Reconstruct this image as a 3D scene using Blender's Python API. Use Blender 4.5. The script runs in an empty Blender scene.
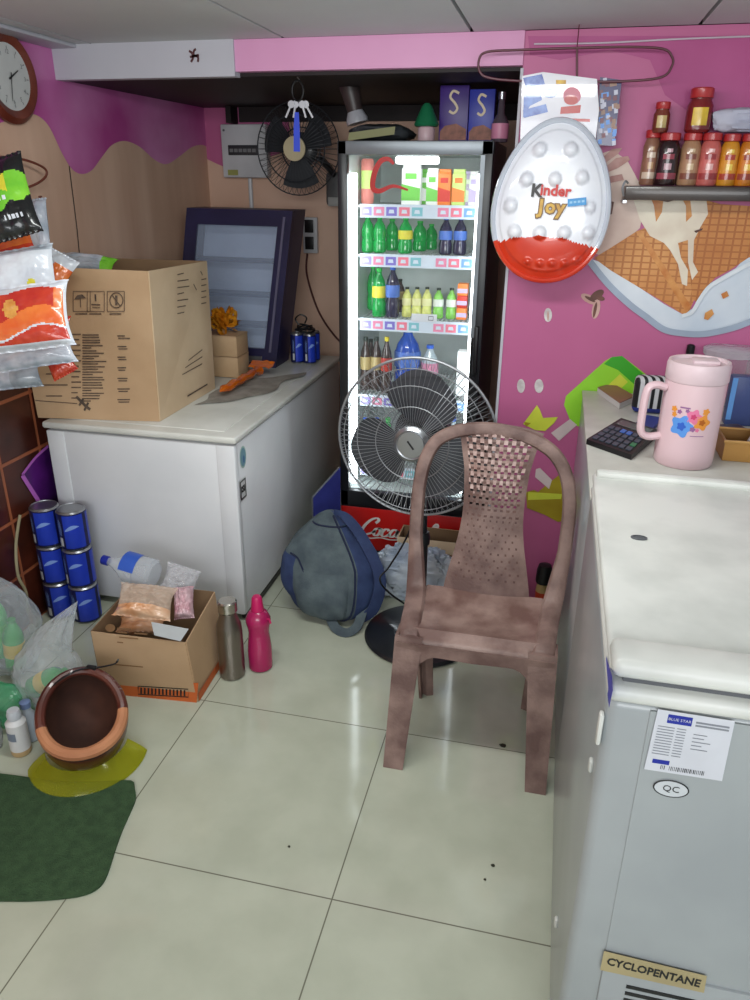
import bpy, bmesh, math, random
from mathutils import Vector, Matrix, noise
random.seed(7)
PI = math.pi
V = Vector
scn = bpy.context.scene
COL = scn.collection

# ---------------------------------------------------------------- camera
F, PITCH, ROLL, YAW, CAMH = 750.94, .40275, .00914, -.22697, 1.695
cp, sp, cy, sy = math.cos(PITCH), math.sin(PITCH), math.cos(YAW), math.sin(YAW)
FW = V((sy*cp, cy*cp, -sp)); R0 = V((cy, -sy, 0)); U0 = R0.cross(FW)
RR = math.cos(ROLL)*R0 + math.sin(ROLL)*U0
UU = -math.sin(ROLL)*R0 + math.cos(ROLL)*U0
CAM = V((0, 0, CAMH))
cd = bpy.data.cameras.new('camera'); cd.sensor_fit = 'VERTICAL'; cd.sensor_height = 36
cd.lens = F/1000*36; cd.clip_start = .02
cam = bpy.data.objects.new('camera', cd); COL.objects.link(cam)
cam.matrix_world = Matrix(((RR.x, UU.x, -FW.x, 0), (RR.y, UU.y, -FW.y, 0), (RR.z, UU.z, -FW.z, CAMH), (0, 0, 0, 1)))
scn.camera = cam

def ray(px, py): return FW + RR*((px-375)/F) - UU*((py-500)/F)
def atz(px, py, z): d = ray(px, py); return CAM + d*((z-CAMH)/d.z)
def aty(px, py, y): d = ray(px, py); return CAM + d*(y/d.y)
def atx(px, py, x): d = ray(px, py); return CAM + d*(x/d.x)

# ---------------------------------------------------------------- materials
def lin(c):
    c = c/255
    return c/12.92 if c <= .04045 else ((c+.055)/1.055)**2.4
def rgb(c): return (lin(c[0]), lin(c[1]), lin(c[2]), 1)
_mc = {}
def mat(name, c, rough=.5, metal=0, c2=None, vs=6, bump=0, bs=60, spec=.5, emit=None, es=0, detail=4, trans=0, lo=.35, hi=.65, stretch=None, coat=0, ior=1.45):
    if name in _mc: return _mc[name]
    m = bpy.data.materials.new(name); m.use_nodes = True; _mc[name] = m
    nt = m.node_tree; b = nt.nodes['Principled BSDF']
    b.inputs['Base Color'].default_value = rgb(c); b.inputs['Roughness'].default_value = rough
    b.inputs['Metallic'].default_value = metal; b.inputs['Specular IOR Level'].default_value = spec
    b.inputs['IOR'].default_value = ior
    b.inputs['Coat Weight'].default_value = coat
    b.inputs['Transmission Weight'].default_value = trans
    if emit: b.inputs['Emission Color'].default_value = rgb(emit); b.inputs['Emission Strength'].default_value = es
    tc = nt.nodes.new('ShaderNodeTexCoord'); src = tc.outputs['Object']
    if stretch:
        mp = nt.nodes.new('ShaderNodeMapping'); mp.inputs['Scale'].default_value = stretch
        nt.links.new(src, mp.inputs['Vector']); src = mp.outputs['Vector']
    n = nt.nodes.new('ShaderNodeTexNoise'); n.inputs['Scale'].default_value = vs; n.inputs['Detail'].default_value = detail
    nt.links.new(src, n.inputs['Vector'])
    r = nt.nodes.new('ShaderNodeValToRGB'); r.color_ramp.elements[0].position = lo; r.color_ramp.elements[1].position = hi
    if c2 is None: c2 = tuple(x*.93 for x in c)
    r.color_ramp.elements[0].color = rgb(c); r.color_ramp.elements[1].color = rgb(c2)
    nt.links.new(n.outputs['Fac'], r.inputs['Fac']); nt.links.new(r.outputs['Color'], b.inputs['Base Color'])
    if bump:
        n2 = nt.nodes.new('ShaderNodeTexNoise'); n2.inputs['Scale'].default_value = bs; n2.inputs['Detail'].default_value = 3
        nt.links.new(src, n2.inputs['Vector'])
        bp = nt.nodes.new('ShaderNodeBump'); bp.inputs['Strength'].default_value = bump; bp.inputs['Distance'].default_value = .01
        nt.links.new(n2.outputs['Fac'], bp.inputs['Height']); nt.links.new(bp.outputs['Normal'], b.inputs['Normal'])
    return m
def film(name, c, opac=.3, rough=.12, bump=.0, bs=30, tint=None):
    """clear sheet: transparent mixed with a glossy, slightly milky plastic"""
    if name in _mc: return _mc[name]
    m = bpy.data.materials.new(name); m.use_nodes = True; _mc[name] = m
    nt = m.node_tree; b = nt.nodes['Principled BSDF']; o = nt.nodes['Material Output']
    b.inputs['Base Color'].default_value = rgb(c); b.inputs['Roughness'].default_value = rough
    t = nt.nodes.new('ShaderNodeBsdfTransparent'); t.inputs['Color'].default_value = rgb(tint or (255, 255, 255))
    mx = nt.nodes.new('ShaderNodeMixShader')
    lw = nt.nodes.new('ShaderNodeLayerWeight'); lw.inputs['Blend'].default_value = .35
    mm = nt.nodes.new('ShaderNodeMapRange'); mm.inputs['To Min'].default_value = opac; mm.inputs['To Max'].default_value = min(1, opac+.45)
    nt.links.new(lw.outputs['Facing'], mm.inputs['Value']); nt.links.new(mm.outputs['Result'], mx.inputs['Fac'])
    nt.links.new(t.outputs[0], mx.inputs[1]); nt.links.new(b.outputs[0], mx.inputs[2]); nt.links.new(mx.outputs[0], o.inputs['Surface'])
    tc = nt.nodes.new('ShaderNodeTexCoord'); n = nt.nodes.new('ShaderNodeTexNoise'); n.inputs['Scale'].default_value = bs
    nt.links.new(tc.outputs['Object'], n.inputs['Vector'])
    if bump:
        bp = nt.nodes.new('ShaderNodeBump'); bp.inputs['Strength'].default_value = bump; bp.inputs['Distance'].default_value = .02
        nt.links.new(n.outputs['Fac'], bp.inputs['Height']); nt.links.new(bp.outputs['Normal'], b.inputs['Normal'])
    return m
def glow(name, c, s):
    return mat(name, c, emit=c, es=s)
def lines_mat(name, c, cl, w, h, mort, rough=.5, offset=0, bump=0, rot=(0, 0, 0), loc=(0, 0, 0), c2=None, spec=.5):
    """brick-texture grid: tiles, panels, wafers"""
    if name in _mc: return _mc[name]
    m = mat(name, c, rough, spec=spec); nt = m.node_tree; b = nt.nodes['Principled BSDF']
    tc = nt.nodes.new('ShaderNodeTexCoord'); mp = nt.nodes.new('ShaderNodeMapping')
    mp.inputs['Rotation'].default_value = rot; mp.inputs['Location'].default_value = loc
    br = nt.nodes.new('ShaderNodeTexBrick'); br.offset = offset; br.squash = 1
    br.inputs['Scale'].default_value = 1; br.inputs['Brick Width'].default_value = w; br.inputs['Row Height'].default_value = h
    br.inputs['Mortar Size'].default_value = mort; br.inputs['Mortar Smooth'].default_value = .3; br.inputs['Mortar'].default_value = rgb(cl)
    nt.links.new(tc.outputs['Object'], mp.inputs['Vector']); nt.links.new(mp.outputs['Vector'], br.inputs['Vector'])
    rp = [n for n in nt.nodes if n.type == 'VALTORGB'][0]
    if c2: rp.color_ramp.elements[1].color = rgb(c2)
    nt.links.new(rp.outputs['Color'], br.inputs['Color1']); nt.links.new(rp.outputs['Color'], br.inputs['Color2'])
    nt.links.new(br.outputs['Color'], b.inputs['Base Color'])
    if bump:
        bp = nt.nodes.new('ShaderNodeBump'); bp.inputs['Strength'].default_value = bump; bp.inputs['Distance'].default_value = .004; bp.invert = True
        nt.links.new(br.outputs['Fac'], bp.inputs['Height']); nt.links.new(bp.outputs['Normal'], b.inputs['Normal'])
    return m

# ---------------------------------------------------------------- mesh helpers
def B(): return bmesh.new()
def box(bm, x0, x1, y0, y1, z0, z1, mi=0, bev=0, seg=2, M=None):
    t = bmesh.new(); bmesh.ops.create_cube(t, size=1)
    for v in t.verts: v.co = V((x0+(v.co.x+.5)*(x1-x0), y0+(v.co.y+.5)*(y1-y0), z0+(v.co.z+.5)*(z1-z0)))
    if bev: bmesh.ops.bevel(t, geom=t.edges[:], offset=bev, segments=seg, affect='EDGES', profile=.5)
    join(bm, t, mi, M)
def join(bm, t, mi=None, M=None):
    mp = {}
    for v in t.verts: mp[v] = bm.verts.new(M @ v.co if M else v.co)
    for f in t.faces:
        try: g = bm.faces.new([mp[v] for v in f.verts])
        except ValueError: continue
        g.material_index = f.material_index if mi is None else mi
    t.free()
def basis(d):
    d = d.normalized(); a = V((0, 0, 1)) if abs(d.z) < .9 else V((1, 0, 0))
    x = a.cross(d).normalized(); return x, d.cross(x).normalized()
def tube(bm, pts, r, seg=8, mi=0, closed=False, flat=1):
    pts = [V(p) for p in pts]; n = len(pts); rings = []; px_ = None
    for i, p in enumerate(pts):
        a = pts[(i-1) % n] if closed or i > 0 else p; b = pts[(i+1) % n] if closed or i < n-1 else p
        d = (b-a)
        if d.length < 1e-9: d = V((0, 0, 1))
        d.normalize()
        if px_ is None: x, y = basis(d)
        else:
            x = (px_ - d*px_.dot(d))
            if x.length < 1e-6: x, _ = basis(d)
            x.normalize(); y = d.cross(x)
        px_ = x; rr = r[i] if isinstance(r, (list, tuple)) else r
        rings.append([bm.verts.new(p + x*math.cos(2*PI*k/seg)*rr + y*math.sin(2*PI*k/seg)*rr*flat) for k in range(seg)])
    for i in range(n if closed else n-1):
        a, b = rings[i], rings[(i+1) % n]
        for k in range(seg):
            f = bm.faces.new((a[k], a[(k+1) % seg], b[(k+1) % seg], b[k])); f.material_index = mi
    if not closed:
        f = bm.faces.new(rings[0][::-1]); f.material_index = mi
        f = bm.faces.new(rings[-1]); f.material_index = mi
def lathe(bm, prof, c=(0, 0, 0), seg=20, mi=0, M=None, cap=True):
    """prof = [(r, z, mi)] ; mi of an entry colours the band above it"""
    t = bmesh.new(); c = V(c); rings = []
    for e in prof:
        rings.append([t.verts.new(c + V((e[0]*math.cos(2*PI*k/seg), e[0]*math.sin(2*PI*k/seg), e[1]))) for k in range(seg)])
    for i in range(len(prof)-1):
        m_ = prof[i][2] if len(prof[i]) > 2 else mi
        for k in range(seg):
            f = t.faces.new((rings[i][k], rings[i][(k+1) % seg], rings[i+1][(k+1) % seg], rings[i+1][k])); f.material_index = m_
    if cap:
        f = t.faces.new(rings[0][::-1]); f.material_index = prof[0][2] if len(prof[0]) > 2 else mi
        f = t.faces.new(rings[-1]); f.material_index = prof[-1][2] if len(prof[-1]) > 2 else mi
    join(bm, t, None, M)
def poly(bm, pts, mi=0, thick=None):
    t = bmesh.new(); vs = [t.verts.new(V(p)) for p in pts]; f = t.faces.new(vs); f.normal_update()
    if thick is not None:
        r = bmesh.ops.extrude_face_region(t, geom=[f])
        bmesh.ops.translate(t, vec=V(thick), verts=[e for e in r['geom'] if isinstance(e, bmesh.types.BMVert)])
    bmesh.ops.triangulate(t, faces=[f for f in t.faces if len(f.verts) > 4])
    join(bm, t, mi)
def surf(bm, fn, nu, nv, mi=0, close=False):
    g = [[bm.verts.new(fn(i/nu, j/nv)) for j in range(nv+1)] for i in range(nu if close else nu+1)]
    for i in range(nu):
        for j in range(nv):
            i2 = (i+1) % len(g)
            try:
                f = bm.faces.new((g[i][j], g[i2][j], g[i2][j+1], g[i][j+1]))
                f.material_index = mi((i+.5)/nu, (j+.5)/nv) if callable(mi) else mi
            except ValueError: pass
def spline(pts, n=6, closed=False):
    pts = [V(p) for p in pts]; out = []; N = len(pts)
    for i in range(N if closed else N-1):
        if closed: p0, p1, p2, p3 = pts[i-1], pts[i], pts[(i+1) % N], pts[(i+2) % N]
        else: p0, p1, p2, p3 = pts[max(i-1, 0)], pts[i], pts[i+1], pts[min(i+2, N-1)]
        for k in range(n):
            t = k/n
            out.append(.5*((2*p1) + (p2-p0)*t + (2*p0-5*p1+4*p2-p3)*t*t + (3*p1-p0-3*p2+p3)*t**3))
    if not closed: out.append(pts[-1].copy())
    return out
def text(bm, s, size, M, mi=0, ext=.0005, off=0, sx=1, shear=0):
    cu = bpy.data.curves.new('t', 'FONT'); cu.body = s; cu.size = size; cu.extrude = ext; cu.offset = off; cu.shear = shear
    cu.align_x = 'CENTER'; cu.align_y = 'CENTER'; cu.resolution_u = 2
    o = bpy.data.objects.new('t', cu); COL.objects.link(o)
    dg = bpy.context.evaluated_depsgraph_get(); me = bpy.data.meshes.new_from_object(o.evaluated_get(dg))
    t = bmesh.new(); t.from_mesh(me)
    join(bm, t, mi, M @ Matrix.Diagonal((sx, 1, 1, 1)))
    bpy.data.objects.remove(o); bpy.data.meshes.remove(me); bpy.data.curves.remove(cu)
def frame(o, x, y):
    """matrix with local x,y along the given world directions, z = x cross y"""
    x = V(x).normalized(); z = x.cross(V(y)).normalized(); y = z.cross(x); o = V(o)
    return Matrix(((x.x, y.x, z.x, o.x), (x.y, y.y, z.y, o.y), (x.z, y.z, z.z, o.z), (0, 0, 0, 1)))
def ribbon(bm, pts, w, nrm, mi=0, thick=.001):
    """flat stroke of varying width in the plane with normal nrm"""
    pts = [V(p) for p in pts]; n = V(nrm).normalized(); L = []
    for i, p in enumerate(pts):
        d = (pts[min(i+1, len(pts)-1)]-pts[max(i-1, 0)]).normalized(); s = n.cross(d)
        ww = w[i] if isinstance(w, (list, tuple)) else w
        L.append((bm.verts.new(p+s*ww/2+n*thick), bm.verts.new(p-s*ww/2+n*thick)))
    for a, b in zip(L, L[1:]):
        f = bm.faces.new((a[0], a[1], b[1], b[0])); f.material_index = mi

def finish(bm, name, mats, sharp=35, smooth=True):
    bmesh.ops.remove_doubles(bm, verts=bm.verts, dist=1e-6)
    bmesh.ops.recalc_face_normals(bm, faces=bm.faces)
    me = bpy.data.meshes.new(name); bm.to_mesh(me); bm.free()
    for m in (mats if isinstance(mats, (list, tuple)) else [mats]): me.materials.append(m)
    if smooth:
        me.polygons.foreach_set('use_smooth', [True]*len(me.polygons)); me.set_sharp_from_angle(angle=math.radians(sharp))
    return me
def wloc(o):
    l = o.location.copy()
    while o.parent: o = o.parent; l += o.location
    return l
def obj(name, bm, mats, parent=None, label=None, sharp=35, local=False, smooth=True):
    """link bm (world coordinates unless local) as one mesh object"""
    me = finish(bm, name, mats, sharp, smooth); o = bpy.data.objects.new(name, me); COL.objects.link(o)
    if not local:
        if parent is None:
            co = [v.co for v in me.vertices]
            b = V(((min(c.x for c in co)+max(c.x for c in co))/2, (min(c.y for c in co)+max(c.y for c in co))/2, min(c.z for c in co)))
            me.transform(Matrix.Translation(-b)); o.location = b
        else: me.transform(Matrix.Translation(-wloc(parent)))
    if parent: o.parent = parent
    if label: o['label'] = label
    return o
def tag(o, label=None, cat=None, group=None, kind=None):
    if label: o['label'] = label
    if cat: o['category'] = cat
    if group: o['group'] = group
    if kind: o['kind'] = kind
    return o
def thing(name, label, cat, loc=(0, 0, 0), group=None, rz=0):
    o = bpy.data.objects.new(name, None); o.empty_display_size = .05; COL.objects.link(o)
    o.location = loc; o.rotation_euler = (0, 0, rz)
    return tag(o, label, cat, group)
def struct(name, bm, mats, parent=None, sharp=35):
    o = obj(name, bm, mats, parent, sharp=sharp); o['kind'] = 'structure'; return o
def dup(src, loc, label=None, rot=None, group=None, scale=None):
    r = src.copy(); COL.objects.link(r); r.location = loc
    if rot: r.rotation_euler = rot
    if scale: r.scale = scale
    if label: r['label'] = label
    if group: r['group'] = group
    for ch in list(src.children):
        c = ch.copy(); COL.objects.link(c); c.parent = r
        for g in ch.children:
            d = g.copy(); COL.objects.link(d); d.parent = c
    return r
def nz(p, s=1, seed=0): return noise.noise(V(p)*s + V((seed*7.3, seed*3.1, seed*1.7)))

def openbox(bm, o, i, axis=1, mo=0, mi=1):
    """box o=(x0,x1,y0,y1,z0,z1) with a cavity i open towards -y (axis 1) or +z (axis 2): one closed shell"""
    def c8(b): return [bm.verts.new((b[k & 1], b[2+(k >> 1 & 1)], b[4+(k >> 2 & 1)])) for k in range(8)]
    a, b = c8(o), c8(i); fs = {'x0': (0, 2, 6, 4), 'x1': (1, 3, 7, 5), 'y0': (0, 1, 5, 4), 'y1': (2, 3, 7, 6), 'z0': (0, 1, 3, 2), 'z1': (4, 5, 7, 6)}
    op = 'y0' if axis == 1 else 'z1'
    for k, q in fs.items():
        if k == op:
            for j in range(4):
                f = bm.faces.new((a[q[j]], a[q[(j+1) % 4]], b[q[(j+1) % 4]], b[q[j]])); f.material_index = mo
        else:
            f = bm.faces.new([a[v] for v in q]); f.material_index = mo
            f = bm.faces.new([b[v] for v in q]); f.material_index = mi
# ---------------------------------------------------------------- room
WX, YB, YR, CZ = -1.97, 4.28, 2.97, 2.16
PINK = mat('pink paint', (192, 100, 146), .45, c2=(184, 92, 138), vs=2)
DPINK = mat('deep pink drip paint', (184, 74, 148), .28, c2=(214, 134, 190), vs=1.9)
TAN = mat('tan wafer paint', (222, 186, 162), .5, c2=(204, 164, 140), vs=2.2, stretch=(1, 2.5, .35))
M_floor = lines_mat('glossy cream floor tile', (186, 190, 172), (112, 112, 98), .66, .66, .0022, rough=.09, loc=(1.066+.66*3, -1.31+.66*3, 0), c2=(176, 180, 162), spec=.55)
M_ceil = mat('grey ceiling panel', (206, 210, 210), .6, c2=(196, 200, 201), vs=1.2)
M_gap = mat('dark joint', (40, 38, 40), .8)
M_white = mat('white painted board', (196, 196, 204), .45, c2=(186, 186, 196), vs=2)
M_pale = mat('pale pink board', (222, 160, 200), .45, c2=(214, 150, 190), vs=2)
bm = B(); poly(bm, [(WX-.1, -1.6, 0), (2.0, -1.6, 0), (2.0, YB+.1, 0), (WX-.1, YB+.1, 0)])
fl = struct('floor', bm, M_floor); fl.data.transform(Matrix.Translation(fl.location)); fl.location = (0, 0, 0)
# ceiling: panels with open joints under a dark void
bm = B()
gx = [WX-.05, -1.80, -1.035, -.36, .366, 1.06, 1.75, 2.0]
for i in range(len(gx)-1):
    box(bm, gx[i]+.006, gx[i+1]-.006, -1.6, 2.955, CZ, CZ+.02, 0)
box(bm, WX-.05, 2.0, -1.6, YB+.1, CZ+.021, CZ+.04, 1)
struct('ceiling', bm, [M_ceil, M_gap])
bm = B(); box(bm, WX, WX+.11, -1.6, 2.95, CZ-.014, CZ, 0, .004); struct('trim_3', bm, M_white)
# left wall
bm = B(); box(bm, WX-.06, WX, -1.6, YB, 0, CZ+.05); wl = struct('wall_left', bm, TAN)
e = .0015
cur = [(-30, 135), (-12, 128), (0, 123), (18, 117), (30, 114), (40, 117), (50, 128), (62, 153), (72, 169), (82, 174), (92, 170), (102, 157), (112, 145), (125, 141), (140, 147), (155, 160), (167, 164), (180, 156), (192, 147), (203, 145), (210, 150)]
pts = spline([atx(x, y, WX+e) for x, y in cur], 5)
pts = [V((WX+e, -1.6, pts[0].z)), V((WX+e, 1.9, pts[0].z-.03))] + [p for p in pts if p.y < YB]
pts.append(V((WX+e, YB, pts[-1].z)))
bm = B()
for a, b in zip(pts, pts[1:]):
    poly(bm, [a, b, V((WX+e, b.y, CZ)), V((WX+e, a.y, CZ))])
struct('pink_drip_mural', bm, DPINK, wl)
# chocolate bar picture low on the wall
M_choc = lines_mat('chocolate squares mural', (84, 38, 26), (160, 92, 62), .23, .23, .008, rough=.3, rot=(0, PI/2, 0), c2=(60, 28, 20), bump=.5)
bm = B(); poly(bm, [(WX+e, 1.2, 0), (WX+e, 2.75, 0), (WX+e, 2.75, .99), (WX+e, 1.2, .99)]); struct('chocolate_mural', bm, M_choc, wl)
bm = B(); M_purp = mat('purple wrapper mural', (92, 30, 120), .3, c2=(44, 14, 70), vs=5); M_lil = mat('lilac mural edge', (200, 110, 210), .4)
q = [atx(x, y, WX+2*e) for x, y in [(48, 446), (35, 458), (22, 475), (31, 490), (42, 508), (60, 530), (90, 530), (90, 440)]]
poly(bm, q, 0)
ribbon(bm, spline([atx(x, y, WX+2.5*e) for x, y in [(48, 446), (35, 458), (22, 475)]], 4), .012, (1, 0, 0), 1)
ribbon(bm, spline([atx(x, y, WX+2.5*e) for x, y in [(22, 475), (32, 491), (45, 511)]], 4), .02, (1, 0, 0), 1)
struct('purple_wrapper_mural', bm, [M_purp, M_lil], wl)
bm = B(); ribbon(bm, [atx(x, y, WX+e) for x, y in [(69, 166), (72, 190), (77, 230), (80, 262)]], .006, (1, 0, 0)); struct('board_joint', bm, M_gap, wl)
# back wall of the recess
bm = B(); box(bm, WX-.06, 2.0, YB, YB+.06, 0, CZ+.05); wb = struct('wall_back', bm, mat('recess wall paint', (222, 186, 164), .5, c2=(206, 168, 146), vs=2))
bm = B(); a = aty(209, 160, YB-e)
pts = spline([aty(x, y, YB-e) for x, y in [(203, 157), (209, 160), (222, 166), (240, 172), (262, 160), (290, 150)]], 4)
for p, q in zip(pts, pts[1:]): poly(bm, [p, q, V((q.x, YB-e, CZ)), V((p.x, YB-e, CZ))])
struct('pink_mural', bm, PINK, wb)
M_dark = mat('recess shade brown', (26, 16, 18), .6)  # near-black brown stands in for the shade at the recess top
bm = B(); box(bm, aty(240, 100, YB).x, .4, YB-.03, YB-.005, aty(300, 122, YB).z, CZ); a = aty(236, 124, YB); box(bm, a.x-.015, a.x+.015, YB-.1, YB-.005, a.z, CZ)
struct('recess_shade_panel', bm, M_dark, wb)  # dark panel added for the shaded top of the recess
# front wall on the right, the recess and the fridge are behind it
XR = aty(509, 250, YR).x
bm = B(); box(bm, XR, 2.0, YR, YR+.05, 0, CZ); box(bm, XR+.02, XR+.06, YR+.05, YB, 0, CZ)
wr = struct('wall_right', bm, PINK)
bm = B(); box(bm, XR-.006, XR+.004, YR-.006, YR+.055, 0, 2.05); struct('trim_4', bm, M_white)
def W(x, y, k=1): return aty(x, y, YR-e*k)
def decal(name, polys, mats, parent=wr):
    bm = B()
    for k, (ps, mi) in enumerate(polys): poly(bm, [W(x, y, 1+.25*k) for x, y in ps], mi)
    return struct(name, bm, mats, parent)
M_dpw = mat('darker pink paint', (178, 76, 134), .45, c2=(168, 64, 124), vs=3)
decal('dark_pink_swirl', [([(528, 36), (780, 36), (780, 160), (735, 150), (700, 120), (665, 95), (650, 60), (610, 50), (560, 60), (530, 55)], 0)], [M_dpw])
M_tray = mat('pale blue dish paint', (196, 208, 222), .4, c2=(222, 228, 236), vs=4)
M_cream = mat('vanilla cream paint', (236, 226, 206), .4, c2=(214, 196, 176), vs=7)
M_scoop = mat('blush scoop paint', (226, 204, 190), .4, c2=(200, 168, 154), vs=5)
M_waf = lines_mat('waffle cone paint', (216, 154, 92), (180, 112, 58), .022, .022, .003, rough=.5, rot=(PI/2, .8, .0), c2=(196, 126, 64))
M_waf2 = lines_mat('waffle cone paint right', (208, 142, 78), (172, 102, 50), .022, .022, .003, rough=.5, rot=(PI/2, -.7, .0), c2=(186, 116, 56))
M_cara = mat('caramel drip paint', (190, 110, 40), .4, c2=(214, 150, 80), vs=20)
M_nut = mat('almond slice paint', (206, 168, 158), .5, c2=(176, 124, 118), vs=14)
M_nutd = mat('dark nut paint', (112, 70, 58), .5, c2=(70, 40, 36), vs=14)
mm = [M_tray, M_cream, M_scoop, M_waf, M_waf2, M_cara, M_nut, M_nutd, M_dpw]
dish = [(588, 258), (600, 262), (620, 276), (640, 288), (664, 304), (682, 314), (692, 309), (700, 296), (709, 284), (722, 276), (736, 268), (752, 250), (780, 240), (780, 318), (755, 322), (733, 330), (704, 336), (680, 335), (663, 331), (645, 318), (629, 306), (608, 286)]
decal('ice_cream_mural', [
    ([(600, 154), (612, 150), (627, 160), (640, 184), (644, 205), (640, 228), (622, 244), (602, 256), (586, 250), (588, 190)], 2),
    (dish, 0),
    ([(594, 258), (612, 247), (637, 231), (650, 226), (694, 226), (696, 250), (698, 290), (690, 310), (684, 315), (660, 300), (630, 282), (610, 270)], 3),
    ([(706, 200), (720, 204), (780, 208), (780, 244), (748, 258), (730, 270), (715, 278), (704, 290), (696, 302), (692, 298), (690, 270), (694, 240), (700, 226)], 4),
    ([(636, 232), (640, 230), (666, 268), (691, 306), (686, 312)], 5),
    ([(632, 195), (706, 195), (708, 214), (700, 228), (694, 240), (693, 262), (698, 272), (692, 280), (688, 262), (688, 240), (678, 243), (681, 258), (688, 270), (687, 286), (682, 284), (678, 264), (670, 250), (664, 243), (650, 236), (640, 220)], 1),
    ([(650, 196), (664, 194), (662, 212), (656, 222), (654, 206)], 5), ([(680, 195), (690, 197), (692, 216), (686, 222), (686, 206)], 5),
    ([(652, 193), (668, 186), (684, 190), (686, 197), (668, 202), (656, 200)], 7),
    ([(694, 231), (703, 228), (702, 230), (696, 233)], 7),
    ([(600, 160), (612, 149), (622, 148), (618, 154), (604, 164)], 6), ([(602, 170), (616, 158), (628, 156), (630, 160), (618, 168), (604, 174)], 6), ([(602, 178), (622, 174), (624, 180), (606, 184)], 6),
    ([(606, 200), (614, 202), (612, 214), (606, 216)], 7),
    ([(705, 313), (712, 309), (714, 314), (708, 320), (704, 319)], 5), ([(721, 294), (727, 291), (729, 296), (723, 299)], 5)], mm)
bm = B()
ribbon(bm, spline([W(x, y, 4.5) for x, y in [(588, 259), (608, 284), (629, 304), (645, 316), (663, 329), (680, 333), (704, 334), (733, 328), (755, 320), (785, 312)]], 5), .022, (0, -1, 0), 0)
ribbon(bm, spline([W(x, y, 4.6) for x, y in [(682, 316), (692, 312), (700, 299), (709, 287), (722, 279), (736, 271), (755, 262), (785, 256)]], 5), .014, (0, -1, 0), 1)
struct('dish_rim', bm, [mat('dish rim grey', (164, 178, 198), .4), mat('dish rim light', (228, 234, 240), .4)], wr)
# nuts and almond dots on the pink
def ell(cx, cy_, a, b, r=0, n=14):
    return [(cx+a*math.cos(t)*math.cos(r)-b*math.sin(t)*math.sin(r), cy_+a*math.cos(t)*math.sin(r)+b*math.sin(t)*math.cos(r)) for t in [2*PI*k/n for k in range(n)]]
M_alm = mat('white almond paint', (226, 222, 220), .5, c2=(190, 180, 180), vs=30)
decal('almond_dots', [(ell(548, 315, 4, 7), 0), (ell(521, 386, 4, 7), 0), (ell(539, 386, 4.5, 7), 0), (ell(548, 316, 1, 5), 1)], [M_alm, M_nut])
decal('pistachio_mural', [(ell(589, 299, 9, 4, .5), 0), (ell(597, 295, 8, 4, -.6), 1), (ell(596, 309, 4, 10, .2), 0), (ell(600, 298, 5, 2.5, .3), 1), (ell(595, 310, 1.5, 8, .2), 1), (ell(590, 299, 6, 1.5, .5), 1)], [M_nut, M_nutd])
# painted ice lollies
M_lg = mat('lime lolly paint', (150, 214, 50), .4, c2=(132, 200, 40), vs=5); M_dg = mat('green lolly paint', (60, 168, 40), .4, c2=(50, 150, 36), vs=5)
M_yl = mat('yellow lolly paint', (214, 220, 70), .4, c2=(190, 204, 60), vs=6); M_ol = mat('olive lolly paint', (170, 152, 34), .4, c2=(150, 128, 26), vs=6)
M_stick = mat('lolly stick paint', (214, 196, 196), .5); M_pg = mat('pale green lolly paint', (190, 196, 130), .4)
decal('lolly_mural', [([(564, 405), (566, 396), (605, 361), (612, 357), (622, 356), (648, 376), (650, 384), (640, 420), (600, 440), (582, 427), (572, 425)], 0),
    ([(604, 364), (612, 357), (622, 356), (648, 378), (644, 396), (636, 386), (618, 370)], 1),
    ([(572, 404), (612, 370), (630, 386), (604, 412), (584, 420)], 0),
    ([(580, 414), (587, 405), (620, 374), (628, 382), (600, 408)], 2),
    ([(551, 433), (570, 419), (577, 425), (559, 441)], 3),
    ([(523, 424), (532, 412), (537, 405), (540, 410), (543, 418), (558, 417), (554, 423), (545, 431), (535, 430)], 2),
    ([(524, 422), (531, 423), (526, 427)], 4),
    ([(534, 490), (538, 492), (565, 470), (568, 520), (558, 522), (545, 515), (527, 508), (526, 492)], 4),
    ([(528, 492), (562, 494), (561, 499), (528, 500)], 2), ([(536, 469), (540, 468), (552, 480), (549, 489), (535, 477)], 3),
    (ell(690, 382, 24, 22), 5)], [M_lg, M_dg, M_yl, M_stick, M_ol, M_pg])
# beam over the recess
bm = B(); box(bm, WX+.001, aty(234, 60, 2.95).x, 2.95, 3.0, 2.042, CZ); t1 = struct('trim_1', bm, M_white)
x0 = aty(234, 60, 2.95).x
bm = B(); box(bm, x0, XR, 2.96, 3.0, 2.058, CZ); struct('trim_2', bm, M_pale)
bm = B(); poly(bm, [(WX+.001, 3.0, 2.046), (XR+.02, 3.0, 2.046), (XR+.02, YB-.001, 2.05), (WX+.001, YB-.001, 2.05)], 0, (0, 0, .02)); struct('trim_5', bm, M_dark)  # low recess slab, its unlit underside put into the colour
bm = B()
M_mark = mat('maroon mark', (92, 52, 56), .7)
def wm(px, py): return aty(px, py, 2.948)
for st in ([(189, 51), (192, 53), (193, 58), (191, 62)], [(196, 49), (194, 51), (194, 55), (198, 57), (198, 62)], [(190, 57), (195, 56), (199, 55)]):
    ribbon(bm, spline([wm(*p) for p in st], 4), .008, (0, -1, 0))
tg = struct('painted_mark', bm, M_mark, t1)
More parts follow.
